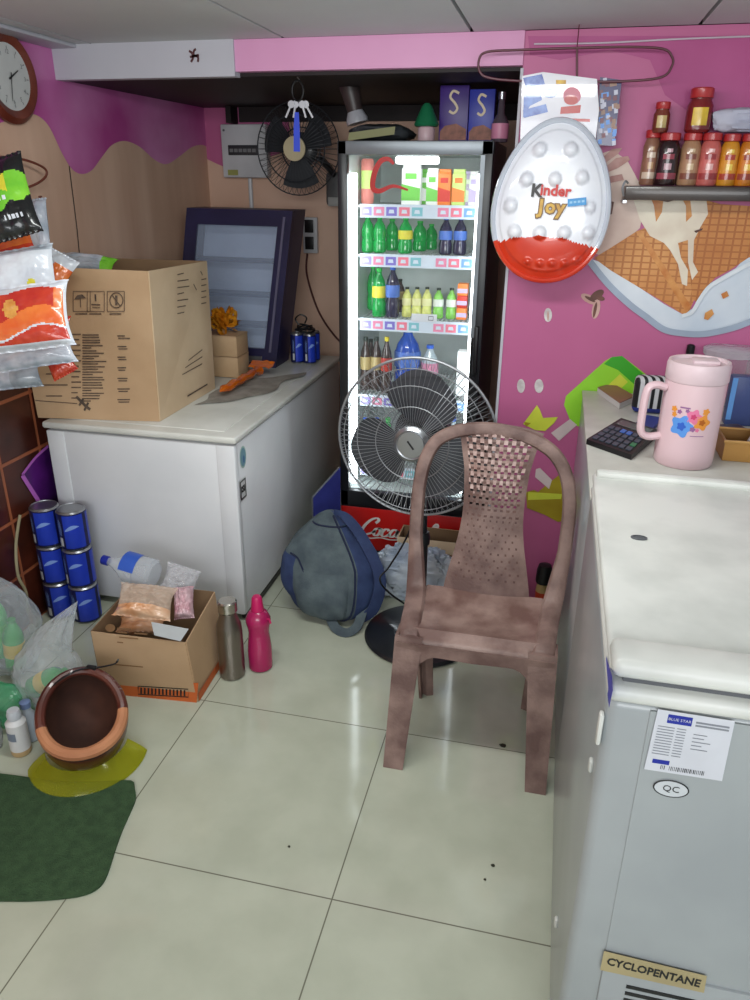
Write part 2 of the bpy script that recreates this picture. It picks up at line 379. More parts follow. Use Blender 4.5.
# ---------------------------------------------------------------- light
def area(name, loc, target, sx, sy, power, col=(1, 1, 1)):
    l = bpy.data.lights.new(name, 'AREA'); l.shape = 'RECTANGLE'; l.size = sx; l.size_y = sy; l.energy = power; l.color = col
    o = bpy.data.objects.new(name, l); COL.objects.link(o); o.location = loc
    o.rotation_euler = (V(target)-V(loc)).to_track_quat('-Z', 'Y').to_euler(); return o
area('tube_light', (-.55, 1.55, 2.10), (-.5, 2.3, 0), 1.3, .12, 17, (.96, 1, .98))
area('front_fill_light', (.2, -1.4, 2.0), (-.2, 2.4, .6), 2.4, 1.2, 80, (.95, .98, 1))  # unseen fill added behind the camera to brighten the room frontally
w = bpy.data.worlds.new('world'); scn.world = w; w.use_nodes = True
w.node_tree.nodes['Background'].inputs[0].default_value = (.75, .82, .85, 1); w.node_tree.nodes['Background'].inputs[1].default_value = .66
scn.view_settings.view_transform = 'Standard'; scn.view_settings.look = 'None'; scn.view_settings.exposure = .05
# ================================================================ white chest freezer on the left
M_fz = mat('white enamel', (222, 223, 226), .32, c2=(210, 212, 216), vs=2.5)
M_lid = mat('off white lid', (214, 214, 208), .35, c2=(196, 196, 189), vs=5)
M_grey = mat('grey gasket', (92, 94, 98), .6)
M_blk = mat('black plastic', (22, 22, 25), .4)
M_sil = mat('silver metal', (170, 172, 176), .28, .9)
M_chrome = mat('chrome', (210, 210, 214), .12, 1)
FX0, FX1, FY0, FY1, FZT = -1.91, -1.115, 2.475, 3.93, .81
t = thing('chest_freezer', 'long white chest freezer against the left wall carrying a big carton', 'freezer', ((FX0+FX1)/2, (FY0+FY1)/2, 0))
bm = B(); box(bm, FX0, FX1, FY0, FY1, .035, .776, 0, .012)
box(bm, FX0+.0, FX0+.075, FY0-.004, FY0+.02, .05, .774, 0, .004); box(bm, FX1-.075, FX1+.002, FY0-.004, FY0+.03, .05, .774, 0, .006)
obj('body', bm, M_fz, t)
bm = B(); box(bm, FX0+.02, FX1-.02, FY0+.02, FY1-.02, .776, .783, 0); obj('gasket', bm, M_grey, t)
bm = B(); box(bm, FX0-.01, FX1+.012, FY0-.012, FY1, .783, FZT, 0, .009, 3); box(bm, FX0+.06, FX1-.06, FY0+.05, FY1-.09, FZT-.002, FZT+.003, 0, .002)
obj('lid', bm, M_lid, t)
for x in (FX0+.08, FX1-.08):
    for y in (FY0+.1, FY1-.1):
        bm = B(); lathe(bm, [(.025, 0), (.03, .004), (.03, .036)], (x, y, 0), 12); obj('foot', bm, M_blk, t)
bm = B(); box(bm, FX1-.03, FX1-.006, FY0+.03, FY1-.03, .004, .03); obj('base_rail', bm, M_blk, t)
def fside(px, py, k=1): return atx(px, py, FX1+.002*k)
bm = B(); c = fside(243, 457); poly(bm, [c+V((0, .032*math.cos(a), .045*math.sin(a))) for a in [2*PI*k/20 for k in range(20)]], 0)
poly(bm, [c+V((.0006, .026*math.cos(a), .037*math.sin(a))) for a in [2*PI*k/20 for k in range(20)]], 1)
poly(bm, [c+V((.0012, .004+.008*math.cos(a), -.01+.016*math.sin(a))) for a in [2*PI*k/20 for k in range(20)]], 2)
obj('round_sticker', bm, [mat('pale sticker', (170, 200, 190), .4), mat('teal sticker', (116, 160, 176), .4), mat('sticker blue', (60, 110, 160), .4)], t, 'round pale green sticker')
bm = B(); c = fside(243, 489); S = frame(c, (0, 1, 0), (0, 0, 1))
poly(bm, [S @ V((x, y, 0)) for x, y in [(-.032, -.045), (.032, -.045), (.032, .045), (-.032, .045)]], 0)
ribbon(bm, [S @ V((x, y, .0005)) for x, y in [(-.024, -.036), (-.024, .036), (.024, .036), (.024, -.036), (-.024, -.036)]], .009, (1, 0, 0), 1)
text(bm, 'ISI', .036, frame(c+V((.001, 0, 0)), (0, 1, 0), (0, 0, 1)), 1, off=.0012)
obj('standard_mark_sticker', bm, [mat('sticker white', (225, 225, 225), .5), M_blk], t, 'black and white square mark sticker')

# ================================================================ white chest freezer on the right
M_fz2 = mat('shaded white enamel', (158, 163, 165), .3, c2=(146, 151, 154), vs=3, coat=.2)  # white enamel, greyed so the colour holds the shade on the front
M_lid2 = mat('scuffed white lid', (214, 215, 210), .38, c2=(190, 192, 187), vs=7, lo=.4, hi=.75)
RX0, RX1, RY0, RY1 = .138, .86, 1.0, 1.85
t = thing('chest_freezer', 'white chest freezer at the right front with CYCLOPENTANE label and vents', 'freezer', ((RX0+RX1)/2, (RY0+RY1)/2, 0))
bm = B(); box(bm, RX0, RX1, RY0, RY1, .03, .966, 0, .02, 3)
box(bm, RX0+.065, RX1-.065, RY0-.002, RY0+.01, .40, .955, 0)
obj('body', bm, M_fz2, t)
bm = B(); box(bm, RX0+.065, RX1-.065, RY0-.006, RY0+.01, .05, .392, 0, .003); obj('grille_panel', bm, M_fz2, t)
g = t.children[-1]
bm = B()
for k in range(9): box(bm, RX0+.11, RX1-.1, RY0-.0075, RY0-.0055, .345-k*.018, .353-k*.018)
obj('vent_slots', bm, M_blk, g)
bm = B(); box(bm, RX0-.002, RX1+.002, RY0-.012, RY1, .966, .994, 0, .012, 3); obj('top_rim', bm, M_lid2, t)
bm = B(); box(bm, RX0+.02, RX1-.02, RY0+.01, RY1-.01, .994, 1.002); obj('gasket', bm, M_grey, t)
bm = B(); box(bm, RX0-.002, RX1+.002, RY0+.012, RY1, 1.002, 1.022, 0, .009, 3)
box(bm, RX0+.0, RX1+.0, RY0-.004, RY0+.075, 1.004, 1.036, 0, .014, 3)
box(bm, RX0+.005, RX1, RY1-.035, RY1-.003, 1.015, 1.036, 0, .008, 2)
L = obj('lid', bm, M_lid2, t)
c = atz(639, 538, 1.0225); bm = B(); lathe(bm, [(.011, 0), (.011, .002), (.008, .003), (.008, .0012), (.002, .0012)], (0, 0, 0), 18, M=Matrix.Translation(c) @ Matrix.Diagonal((1.5, 1, 1, 1)))
obj('lock', bm, M_grey, L)
def rfront(px, py, k=1): return aty(px, py, RY0-.0035-.0008*k)
def rside(px, py, k=1): return atx(px, py, RX0-.001*k)
# specification sheet
P0, P1, P2, P3 = [rfront(*p) for p in [(658, 709), (735, 721), (722, 781), (644, 769)]]
def sh(u, v, k=1): return (P0*(1-u)+P1*u)*(1-v)+(P3*(1-u)+P2*u)*v + V((0, -.0003*k, 0))
bm = B(); poly(bm, [sh(0, 0), sh(1, 0), sh(1, 1), sh(0, 1)], 0)
def rec(u0, v0, u1, v1, mi, k=2): poly(bm, [sh(u0, v0, k), sh(u1, v0, k), sh(u1, v1, k), sh(u0, v1, k)], mi)
rec(.15, .05, .47, .19, 1); rec(.08, .80, .30, .87, 1)
for k in range(11): rec(.05, .25+k*.045, .27, .265+k*.045, 2); rec(.3, .25+k*.045, .42, .265+k*.045, 2)
for k in range(2): rec(.52, .1+k*.05, .95, .13+k*.05, 2)
for k in range(5): rec(.52, .3+k*.06, .52+.3*random.uniform(.4, 1), .315+k*.06, 2)
for k in range(26):
    u = .2+k*.022
    if k not in (3, 4): rec(u, .885, u+random.uniform(.006, .014), .955, 3)
u_ = (P1-P0).normalized(); v_ = (P0-P3).normalized()
text(bm, 'BLUE STAR', .0068, frame(sh(.31, .12, 4), u_, v_), 0, ext=.0001)
obj('specification_sheet', bm, [mat('paper white', (206, 208, 216), .5), mat('label blue', (30, 44, 150), .4), mat('print grey', (130, 134, 142), .5), M_blk], t, 'white specification sheet with blue heading')
bm = B(); c = rfront(671, 789); S = frame(c, u_, v_)
poly(bm, [S @ V((.026*math.cos(a), .016*math.sin(a), 0)) for a in [2*PI*k/24 for k in range(24)]], 0)
tube(bm, [S @ V((.026*math.cos(a), .016*math.sin(a), 0)) for a in [2*PI*k/24 for k in range(24)]], .001, 5, 1, True)
text(bm, 'QC', .017, S @ Matrix.Translation((0, 0, .0006)), 1, ext=.0001)
obj('inspection_sticker', bm, [mat('clear sticker', (196, 200, 204), .3), M_blk], t, 'oval QC sticker')
q = [rfront(x, y, 5) for x, y in [(604, 951), (707, 976), (704, 993), (600, 970)]]
bm = B(); poly(bm, q, 0); c = (q[0]+q[1]+q[2]+q[3])/4
text(bm, 'CYCLOPENTANE', .026, frame(c+V((0, -.0006, 0)), q[1]-q[0], q[0]-q[3]), 1, ext=.0002, off=.0007, sx=.80)
obj('refrigerant_label', bm, [mat('tan label', (168, 154, 116), .5), M_blk], t, 'tan CYCLOPENTANE label')
bm = B(); poly(bm, [rside(x, y) for x, y in [(606, 656), (612, 676), (613, 690), (609, 708), (607, 690)]], 0)
obj('side_sticker', bm, mat('blue sticker', (70, 74, 190), .4), t, 'blue sticker')
for (x, y, hz) in [(601, 728, .03), (592, 765, .012), (557, 922, .012)]:
    bm = B(); c = rside(x, y); box(bm, c.x-.006, c.x+.002, c.y-.008, c.y+.008, c.z-hz, c.z+hz, 0, .004); obj('side_clip', bm, M_lid2, t)
for sx in (RX0+.08, RX1-.08):
    for sy_ in (RY0+.1, RY1-.1):
        bm = B(); lathe(bm, [(.024, 0), (.026, .004), (.026, .032)], (sx, sy_, 0), 12); obj('foot', bm, M_blk, t)
# counter standing behind it
t = thing('counter_cabinet', 'white counter between right freezer and pink wall with calculator on top', 'counter', (.5, 2.4, 0))
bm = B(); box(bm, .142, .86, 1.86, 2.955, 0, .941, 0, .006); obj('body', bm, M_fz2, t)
bm = B(); box(bm, .138, .862, 1.857, 2.958, .941, .952, 0, .003); obj('worktop', bm, mat('cream worktop', (206, 206, 198), .4, c2=(188, 188, 180), vs=8), t)
CT = .952

# ================================================================ drinks fridge
GX0, GX1, GY0, GY1, GZ = -.887, -.277, 3.17, 3.78, 1.835
t = fr = thing('display_fridge', 'tall black glass-door drinks fridge with red Coca-Cola panel', 'fridge', ((GX0+GX1)/2, (GY0+GY1)/2, 0))
M_fin = mat('fridge inner white', (206, 214, 212), .4); M_dk = mat('fridge black', (24, 25, 30), .3)
IX0, IX1, IZ0, IZ1 = GX0+.035, GX1-.035, .36, 1.79
bm = B()
openbox(bm, (GX0, GX1, GY0, GY1, .02, GZ), (IX0, IX1, GY0, GY1-.034, IZ0, IZ1))
obj('cabinet', bm, [M_dk, M_fin], t)
DY = GY0-.045
bm = B(); M_dfr = mat('door frame grey', (128, 134, 140), .35, .4)
box(bm, GX0, GX0+.038, DY, GY0-.003, .29, GZ, 0, .004); box(bm, GX1-.045, GX1, DY, GY0-.003, .29, GZ, 0, .004)
box(bm, GX0, GX1, DY, GY0-.003, GZ-.05, GZ, 1, .004); box(bm, GX0, GX1, DY, GY0-.003, .29, .365, 0, .004)
box(bm, GX1-.047, GX1-.03, DY-.0015, DY+.01, 1.1, GZ-.05, 1)
dr = obj('door', bm, [M_dk, M_dfr], t)
bm = B(); poly(bm, [(GX0+.03, DY+.02, .35), (GX1-.03, DY+.02, .35), (GX1-.03, DY+.02, GZ-.04), (GX0+.03, DY+.02, GZ-.04)])
obj('glass_pane', bm, film('door glass', (235, 240, 240), .015, .03), dr)
bm = B(); box(bm, GX1-.03, GX1-.012, DY-.03, DY, .95, 1.15, 0, .006); obj('handle', bm, M_blk, dr)
bm = B(); yy = DY+.0185
sw = spline([aty(x, y, yy) for x, y in [(394, 164), (388, 159), (380, 162), (374, 175), (373, 188), (380, 191), (393, 186), (408, 190)]], 5)
n_ = len(sw); ribbon(bm, sw, [.008+.014*math.sin(PI*min(1, (i+2)/n_)) for i in range(n_)], (0, -1, 0))
obj('red_swoosh', bm, mat('decal red', (190, 30, 30), .4), dr)
M_led = glow('led white', (240, 250, 255), 9)
for a, b in ((IX0+.006, IX0+.03), (IX1-.026, IX1-.006)):
    bm = B(); box(bm, a, b, GY0+.006, GY0+.02, IZ0+.02, IZ1-.07, 0, .003)
    obj('led_strip', bm, M_led, t)
bm = B(); box(bm, -.67, -.5, GY0+.03, GY0+.09, 1.755, 1.783, 0, .008); obj('lamp', bm, glow('lamp white', (245, 252, 255), 5), t)
SH = [1.600, 1.405, 1.137, .795, .455]
M_wire = mat('shelf wire white', (214, 218, 220), .4)
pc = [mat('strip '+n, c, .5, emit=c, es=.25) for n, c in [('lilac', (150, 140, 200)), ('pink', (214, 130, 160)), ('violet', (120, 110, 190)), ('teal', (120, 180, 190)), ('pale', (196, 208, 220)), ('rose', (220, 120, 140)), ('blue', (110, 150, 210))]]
for si, z in enumerate(SH):
    bm = B()
    for k in range(26): box(bm, IX0+.03+k*.0185, IX0+.034+k*.0185, GY0+.07, GY1-.05, z-.004, z)
    box(bm, IX0+.006, IX1-.006, GY0+.065, GY0+.075, z-.008, z); box(bm, IX0+.006, IX1-.006, GY1-.06, GY1-.05, z-.008, z)
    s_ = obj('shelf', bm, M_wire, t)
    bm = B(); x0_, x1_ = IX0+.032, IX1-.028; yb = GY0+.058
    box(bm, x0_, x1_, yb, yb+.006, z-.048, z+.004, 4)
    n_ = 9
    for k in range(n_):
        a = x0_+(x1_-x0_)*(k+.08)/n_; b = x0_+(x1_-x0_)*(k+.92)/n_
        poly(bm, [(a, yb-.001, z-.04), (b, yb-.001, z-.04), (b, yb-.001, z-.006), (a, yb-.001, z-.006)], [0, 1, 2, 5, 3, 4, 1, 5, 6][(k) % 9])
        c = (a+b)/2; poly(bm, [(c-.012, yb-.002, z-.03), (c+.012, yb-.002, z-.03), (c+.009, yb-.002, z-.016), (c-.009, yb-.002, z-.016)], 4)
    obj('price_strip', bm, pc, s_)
bm = B(); box(bm, GX0, GX1, DY-.002, GY0+.02, .02, .288, 0, .006); kp = obj('kick_panel', bm, M_dk, t)
bm = B(); yk = DY-.004; box(bm, GX0+.002, GX1-.01, yk, yk+.004, .07, .285, 0, .002)
M_red = mat('panel red', (206, 28, 24), .35, c2=(180, 20, 20), vs=3)
obj('red_panel', bm, M_red, kp)
# script lettering, drawn as pen strokes
bm = B(); yk2 = yk-.0015
O = aty(359, 534, yk2)
def pen(st, x0, w=.0115, sc=.88):
    P = spline([V((O.x+(x0+x+.22*y)*sc, yk2, O.z+y*sc)) for x, y in st], 6); n = len(P)
    W_ = []
    for i in range(n):
        d = (P[min(i+1, n-1)]-P[max(i-1, 0)]).normalized(); W_.append(w*(.55+.75*abs(d.z)))
    ribbon(bm, P, W_, (0, -1, 0), thick=.0003)
bigC = [(.075, .075), (.088, .093), (.075, .105), (.045, .09), (.02, .055), (.012, .022), (.03, .004), (.06, .012), (.085, .03)]
lo = [(.03, .046), (.012, .04), (.005, .02), (.012, .004), (.028, .004), (.038, .022), (.036, .04), (.028, .047), (.05, .042)]
lc = [(.04, .036), (.032, .046), (.016, .042), (.006, .022), (.012, .004), (.03, .004), (.048, .018)]
la = [(.042, .038), (.03, .047), (.014, .04), (.005, .02), (.012, .004), (.028, .008), (.042, .03), (.046, .044), (.043, .02), (.048, .004), (.06, .012)]
ll = [(.0, .012), (.022, .05), (.034, .09), (.026, .104), (.014, .08), (.01, .03), (.018, .004), (.034, .012)]
x = 0
for g_, adv in ((bigC, .072), (lo, .044), (lc, .044), (la, .058)): pen(g_, x); x += adv
pen([(0, .03), (.025, .033)], x); x += .03
for g_, adv in ((bigC, .075), (lo, .046), (ll, .034), (la, .06)): pen(g_, x); x += adv
pen([(.02, -.006), (.06, -.018), (.12, -.008), (.18, -.014), (.24, -.004)], 0, .009)
obj('script_lettering', bm, mat('lettering white', (240, 236, 232), .5), kp)

# ---------------------------------------------------------------- drinks on the shelves
def spot(px, w, si, y): # x position and width in metres for a pixel column on a shelf
    a = aty(px, 300, y); return a.x, w*(y/ray(px, 300).y)*1.0/F
_bp = {}
def bottle(px, wpx, top, si, kind, label, y=3.33, group=None):
    cx, w = spot(px, wpx, si, y); z = SH[si]+.0015; d = ray(px, top); h = (CAM+d*(y/d.y)).z - z
    liq, cap, lab = KIND[kind]; r = w/2
    t = thing('drink_bottle', label, 'bottle', (cx, y, z), group)
    prof = [(r*.82, 0), (r, h*.04), (r, h*.28), (r*.88, h*.36), (r, h*.46), (r, h*.6), (r*.82, h*.74), (r*.4, h*.87), (r*.34, h*.93)]
    bm = B(); lathe(bm, prof, (0, 0, 0), 14); obj('body', bm, liq, t, local=True)
    bm = B(); lathe(bm, [(r*.42, h*.93), (r*.42, h), (r*.36, h)], (0, 0, 0), 12); obj('cap', bm, cap, t, local=True)
    if lab:
        bm = B(); lathe(bm, [(r*1.0, h*.4), (r*1.03, h*.42), (r*1.03, h*.62), (r*.98, h*.64)], (0, 0, 0), 14, cap=False); obj('paper_label', bm, lab, t, local=True)
    return t
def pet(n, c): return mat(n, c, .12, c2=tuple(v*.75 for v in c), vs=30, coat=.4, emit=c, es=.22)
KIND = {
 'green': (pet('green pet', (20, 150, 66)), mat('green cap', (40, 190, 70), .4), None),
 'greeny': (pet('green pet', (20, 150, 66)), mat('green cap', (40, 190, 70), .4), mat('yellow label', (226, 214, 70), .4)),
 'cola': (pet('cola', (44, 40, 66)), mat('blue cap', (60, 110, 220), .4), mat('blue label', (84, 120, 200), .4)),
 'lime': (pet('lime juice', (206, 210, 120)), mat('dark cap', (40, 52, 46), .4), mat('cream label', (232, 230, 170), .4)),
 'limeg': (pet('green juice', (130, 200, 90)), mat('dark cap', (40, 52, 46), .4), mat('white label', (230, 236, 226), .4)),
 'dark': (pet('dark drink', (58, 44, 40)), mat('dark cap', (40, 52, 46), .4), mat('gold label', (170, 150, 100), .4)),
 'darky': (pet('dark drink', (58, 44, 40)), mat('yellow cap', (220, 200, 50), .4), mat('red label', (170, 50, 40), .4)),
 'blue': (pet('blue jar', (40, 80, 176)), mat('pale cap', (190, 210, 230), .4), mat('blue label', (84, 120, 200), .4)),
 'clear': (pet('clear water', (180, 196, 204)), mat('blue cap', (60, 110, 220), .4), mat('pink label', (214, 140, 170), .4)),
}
g1, g2, g3, g4 = 'drinks on the second fridge shelf', 'drinks on the third fridge shelf', 'drinks on the fourth fridge shelf', 'drinks on the lowest fridge shelf'
bottle(367.5, 12.5, 215, 1, 'green', 'green soda bottle at the left end of the second fridge shelf', group=g1)
bottle(379, 13, 216, 1, 'green', 'green soda bottle second from left on second fridge shelf', group=g1)
bottle(404, 14, 217, 1, 'greeny', 'green bottle with yellow label on second fridge shelf', group=g1)
bottle(391, 13, 219, 1, 'green', 'green bottle set back, left of yellow label bottle on second shelf', 3.46, g1)
bottle(418, 14, 221, 1, 'green', 'green bottle set back, right of yellow label bottle on second shelf', 3.46, g1)
bottle(429, 12, 224, 1, 'green', 'green bottle at the back beside the colas on second shelf', 3.56, g1)
bottle(443, 13, 217, 1, 'cola', 'dark cola bottle, left of the two on second fridge shelf', group=g1)
bottle(457, 13, 217, 1, 'cola', 'dark cola bottle, right of the two on second fridge shelf', group=g1)
bottle(373, 12, 265, 2, 'green', 'tall green bottle at the left end of the third fridge shelf', 3.48, group=g2)
bottle(379, 14, 268, 2, 'greeny', 'tall green bottle with yellow label on third fridge shelf', 3.31, g2)
bottle(392.5, 14, 266, 2, 'cola', 'tall cola bottle with blue label on third fridge shelf', 3.31, g2)
bottle(400, 10, 279, 2, 'dark', 'small dark bottle behind the cola on third fridge shelf', 3.45, g2)
for i, px in enumerate((407, 417, 427)): bottle(px, 10, 287, 2, 'lime', 'pale yellow juice bottle, %s of three on third fridge shelf' % ['left', 'middle', 'right'][i], group=g2)
for i, px in enumerate((438.5, 451.5)): bottle(px, 10.5, 288, 2, 'limeg', 'small green bottle with white label, %s of two on third shelf' % ['left', 'right'][i], group=g2)
for i, (px, k, y) in enumerate(((366, 'dark', 3.33), (377, 'dark', 3.33), (387.5, 'darky', 3.30), (371, 'dark', 3.45))):
    bottle(px, 11.5, 337+2*(y > 3.4), 3, k, ['dark bottle at the left end of the fourth fridge shelf', 'dark bottle second from left on the fourth fridge shelf', 'dark bottle with yellow cap on the fourth fridge shelf', 'dark bottle set back on the fourth fridge shelf'][i], y, g3)
bottle(409, 27, 327, 3, 'blue', 'large round blue bottle on the fourth fridge shelf', 3.36, g3)
bottle(432, 18, 345, 3, 'clear', 'clear water bottle behind the fan on the fourth fridge shelf', 3.36, g3)
for i, (px, k) in enumerate(((366, 'clear'), (378, 'cola'), (390, 'greeny'), (404, 'clear'), (432, 'green'), (446, 'cola'), (460, 'clear'))):
    bottle(px, 12.5, 418, 4, k, 'bottle on the lowest fridge shelf behind the fan, %s from left' % ['first', 'second', 'third', 'fourth', 'fifth', 'sixth', 'seventh'][i], group=g4)
# top shelf: cans and cartons
def carton(px, wpx, top, body, band, cap=None, label='', y=3.31, dep=.05, si=0):
    cx, w = spot(px, wpx, si, y); z = SH[si]+.0015; d = ray(px, top); h = (CAM+d*(y/d.y)).z - z
    t = thing('juice_carton', label, 'carton', (cx, y, z), 'cartons on the top fridge shelf')
    bm = B(); box(bm, -w/2, w/2, 0, dep, 0, h*.88, 0, .003); box(bm, -w*.46, w*.46, dep*.2, dep*.8, h*.86, h*.97 if cap else h, 0, .003)
    poly(bm, [(-w*.5, -.001, h*.1), (w*.5, -.001, h*.1), (w*.5, -.001, h*.4), (-w*.5, -.001, h*.5)], 1)
    poly(bm, [(-w*.3, -.001, h*.62), (w*.3, -.001, h*.62), (w*.3, -.001, h*.76), (-w*.3, -.001, h*.76)], 1)
    obj('body', bm, [body, band], t, local=True)
    if cap:
        bm = B(); lathe(bm, [(w*.16, h*.95), (w*.16, h), (w*.1, h)], (0, dep/2, 0), 10); obj('cap', bm, cap, t, local=True)
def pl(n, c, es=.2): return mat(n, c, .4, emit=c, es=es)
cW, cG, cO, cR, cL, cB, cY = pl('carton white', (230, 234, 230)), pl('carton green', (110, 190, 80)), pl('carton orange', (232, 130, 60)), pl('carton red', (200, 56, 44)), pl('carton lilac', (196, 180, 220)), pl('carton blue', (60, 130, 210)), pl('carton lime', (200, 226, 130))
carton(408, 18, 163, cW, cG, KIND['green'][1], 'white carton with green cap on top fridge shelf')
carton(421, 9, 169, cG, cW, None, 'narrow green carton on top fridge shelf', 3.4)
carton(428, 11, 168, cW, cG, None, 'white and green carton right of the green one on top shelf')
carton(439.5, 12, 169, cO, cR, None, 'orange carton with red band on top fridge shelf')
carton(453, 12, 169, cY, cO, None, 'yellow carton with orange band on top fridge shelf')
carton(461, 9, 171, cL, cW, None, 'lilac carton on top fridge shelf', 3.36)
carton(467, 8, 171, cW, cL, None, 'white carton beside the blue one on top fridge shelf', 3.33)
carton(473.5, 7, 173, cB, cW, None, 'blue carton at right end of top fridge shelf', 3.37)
cx, w = spot(366, 13, 0, 3.32); t = thing('drink_can', 'green and pink drink can at the left end of the top fridge shelf', 'can', (cx, 3.34, SH[0]+.0015))
bm = B(); lathe(bm, [(.022, 0, 1), (.027, .008, 1), (.027, .06, 0), (.027, .13, 1), (.027, .165, 1), (.022, .175, 1)], (0, 0, 0), 16); obj('body', bm, [cY, pl('can pink', (214, 130, 120))], t, local=True)
for k in range(3):
    a, w = spot(462.5, 9, 2, 3.33); c = [cO, cR, cO][k]
    bm = B(); box(bm, a-.022, a+.022, 3.31, 3.36, SH[2]+.0015+k*.051, SH[2]+.051+k*.051, 0, .004); poly(bm, [(a-.022, 3.309, SH[2]+.013+k*.051), (a+.022, 3.309, SH[2]+.013+k*.051), (a+.022, 3.309, SH[2]+.031+k*.051), (a-.022, 3.309, SH[2]+.031+k*.051)], 1)
    tag(obj('juice_pack', bm, [c, cL]), 'small %s juice pack, %s of a stack on third fridge shelf' % (['orange', 'red', 'orange'][k], ['bottom', 'middle', 'top'][k]), 'carton', 'juice packs stacked in the fridge')
a = aty(462, 395, 3.34); bm = B(); box(bm, a.x-.028, a.x+.028, 3.32, 3.38, SH[3]+.0015, aty(462, 352, 3.32).z, 0, .003); tag(obj('drink_carton', bm, pl('bright white', (235, 240, 240), .5)), 'plain white carton at the right of the fourth fridge shelf', 'carton')
a = aty(424, 318, 3.222); bm = B(); poly(bm, [a+V(p) for p in [(-.055, 0, -.016), (.055, 0, -.016), (.055, .004, .016), (-.055, .004, .016)]], 0, (0, .001, 0))
tube(bm, [a+V(p) for p in [(.02, -.002, -.008), (.04, -.002, -.008), (.04, -.002, .008), (.02, -.002, .008)]], .0014, 5, 1, True)
tag(obj('shelf_tag', bm, [mat('tag white', (220, 224, 230), .5), M_blk]), 'small white tag clipped to the third fridge shelf edge', 'tag')
# ================================================================ plastic chair
M_ch = mat('dusty brown plastic', (142, 117, 109), .5, c2=(98, 74, 69), vs=9, detail=8, lo=.38, hi=.62, bump=.15, bs=120)
M_ch2 = mat('worn seat plastic', (156, 130, 121), .42, c2=(112, 84, 77), vs=7, detail=9, lo=.4, hi=.6, bump=.12, bs=90)
t = thing('plastic_chair', 'dusty brown moulded plastic chair with perforated backrest standing before the fan', 'chair', (-.13, 2.0, 0))
SZ = .435
XC = -.132
def hw(y): # half width of the seat along its depth
    k = (y-1.9)/.3; return .235-.02*max(0, k)
def seatp(u, v):
    a = u*2-1
    if v < .3: # front apron curling down
        k = v/.3; y = 1.905+.045*math.sin(k*PI/2); z = SZ-.062*(1-math.sin(k*PI/2))-.004
        z += .0*a
        if k < .35: z += .022*(1-abs(a)**4)*(.35-k)/.35
    else:
        k = (v-.3)/.7; y = 1.95+.24*k; z = SZ-.004
        z -= .016*(1-a*a)*math.sin(PI*min(1, k*1.05)); z += .018*k*k
    return V((XC+a*hw(y)*(1 if abs(a) < .9 else 1), y, z - .02*max(0, abs(a)-.88)/.12))
bm = B(); surf(bm, seatp, 30, 24); bmesh.ops.recalc_face_normals(bm, faces=bm.faces)
bmesh.ops.solidify(bm, geom=bm.faces[:], thickness=.006)
for s in (-1, 1):
    surf(bm, lambda u, v: V((XC+s*(hw(1.92+.28*u)-.001), 1.92+.28*u, SZ-.02-.035*v)), 6, 2)
obj('seat', bm, M_ch2, t)
# backrest frame: a flat hoop leaning back
def lean(z): return 2.185+.145*((z-SZ)/.55)
def hoop():
    up_half = [(-.266, .55), (-.270, .68), (-.268, .78), (-.252, .865), (-.215, .93), (-.15, .968), (-.06, .985), (.03, .982), (.12, .962), (.195, .92), (.245, .85), (.266, .76), (.268, .66), (.264, .55)]
    pts = [V((XC-.232, 1.915, .40)), V((XC-.238, 1.97, .423)), V((XC-.246, 2.08, .432)), V((XC-.256, 2.165, .455))]
    pts += [V((XC+x*.985, lean(z), z)) for x, z in up_half]
    pts += [V((XC+.252, 2.165, .455)), V((XC+.243, 2.08, .432)), V((XC+.236, 1.97, .423)), V((XC+.230, 1.915, .40))]
    return spline(pts, 4)
bm = B(); P = hoop(); C0 = V((XC, 0, .66)); n = len(P); L = []
for i, p in enumerate(P):
    d = (P[min(i+1, n-1)]-P[max(i-1, 0)]).normalized()
    k = min(1, max(0, (p.z-.43)/.08)); nr = V((0, -.15-.85*k, 1-.74*k)).normalized()
    s = nr.cross(d).normalized()
    if s.x*(p.x-XC) < 0 and p.z < .9: s = -s
    elif p.z >= .9 and s.dot(p-C0) < 0: s = -s
    nr = nr-d*nr.dot(d); nr.normalize()
    w = .043 if p.z > .6 else .043+.02*min(1, (.6-p.z)/.15)
    sec = []
    for (a, b) in [(0, .006), (.12, .012), (.5, .016), (.88, .012), (1, .004), (1, -.012), (.8, -.014), (.5, -.008), (.2, -.014), (0, -.012)]:
        sec.append(bm.verts.new(p - s*w*a + nr*b))
    L.append(sec)
for a, b in zip(L, L[1:]):
    m = len(a)
    for k in range(m): bm.faces.new((a[k], a[(k+1) % m], b[(k+1) % m], b[k]))
bm.faces.new(L[0]); bm.faces.new(L[-1])
obj('back_frame', bm, M_ch, t)
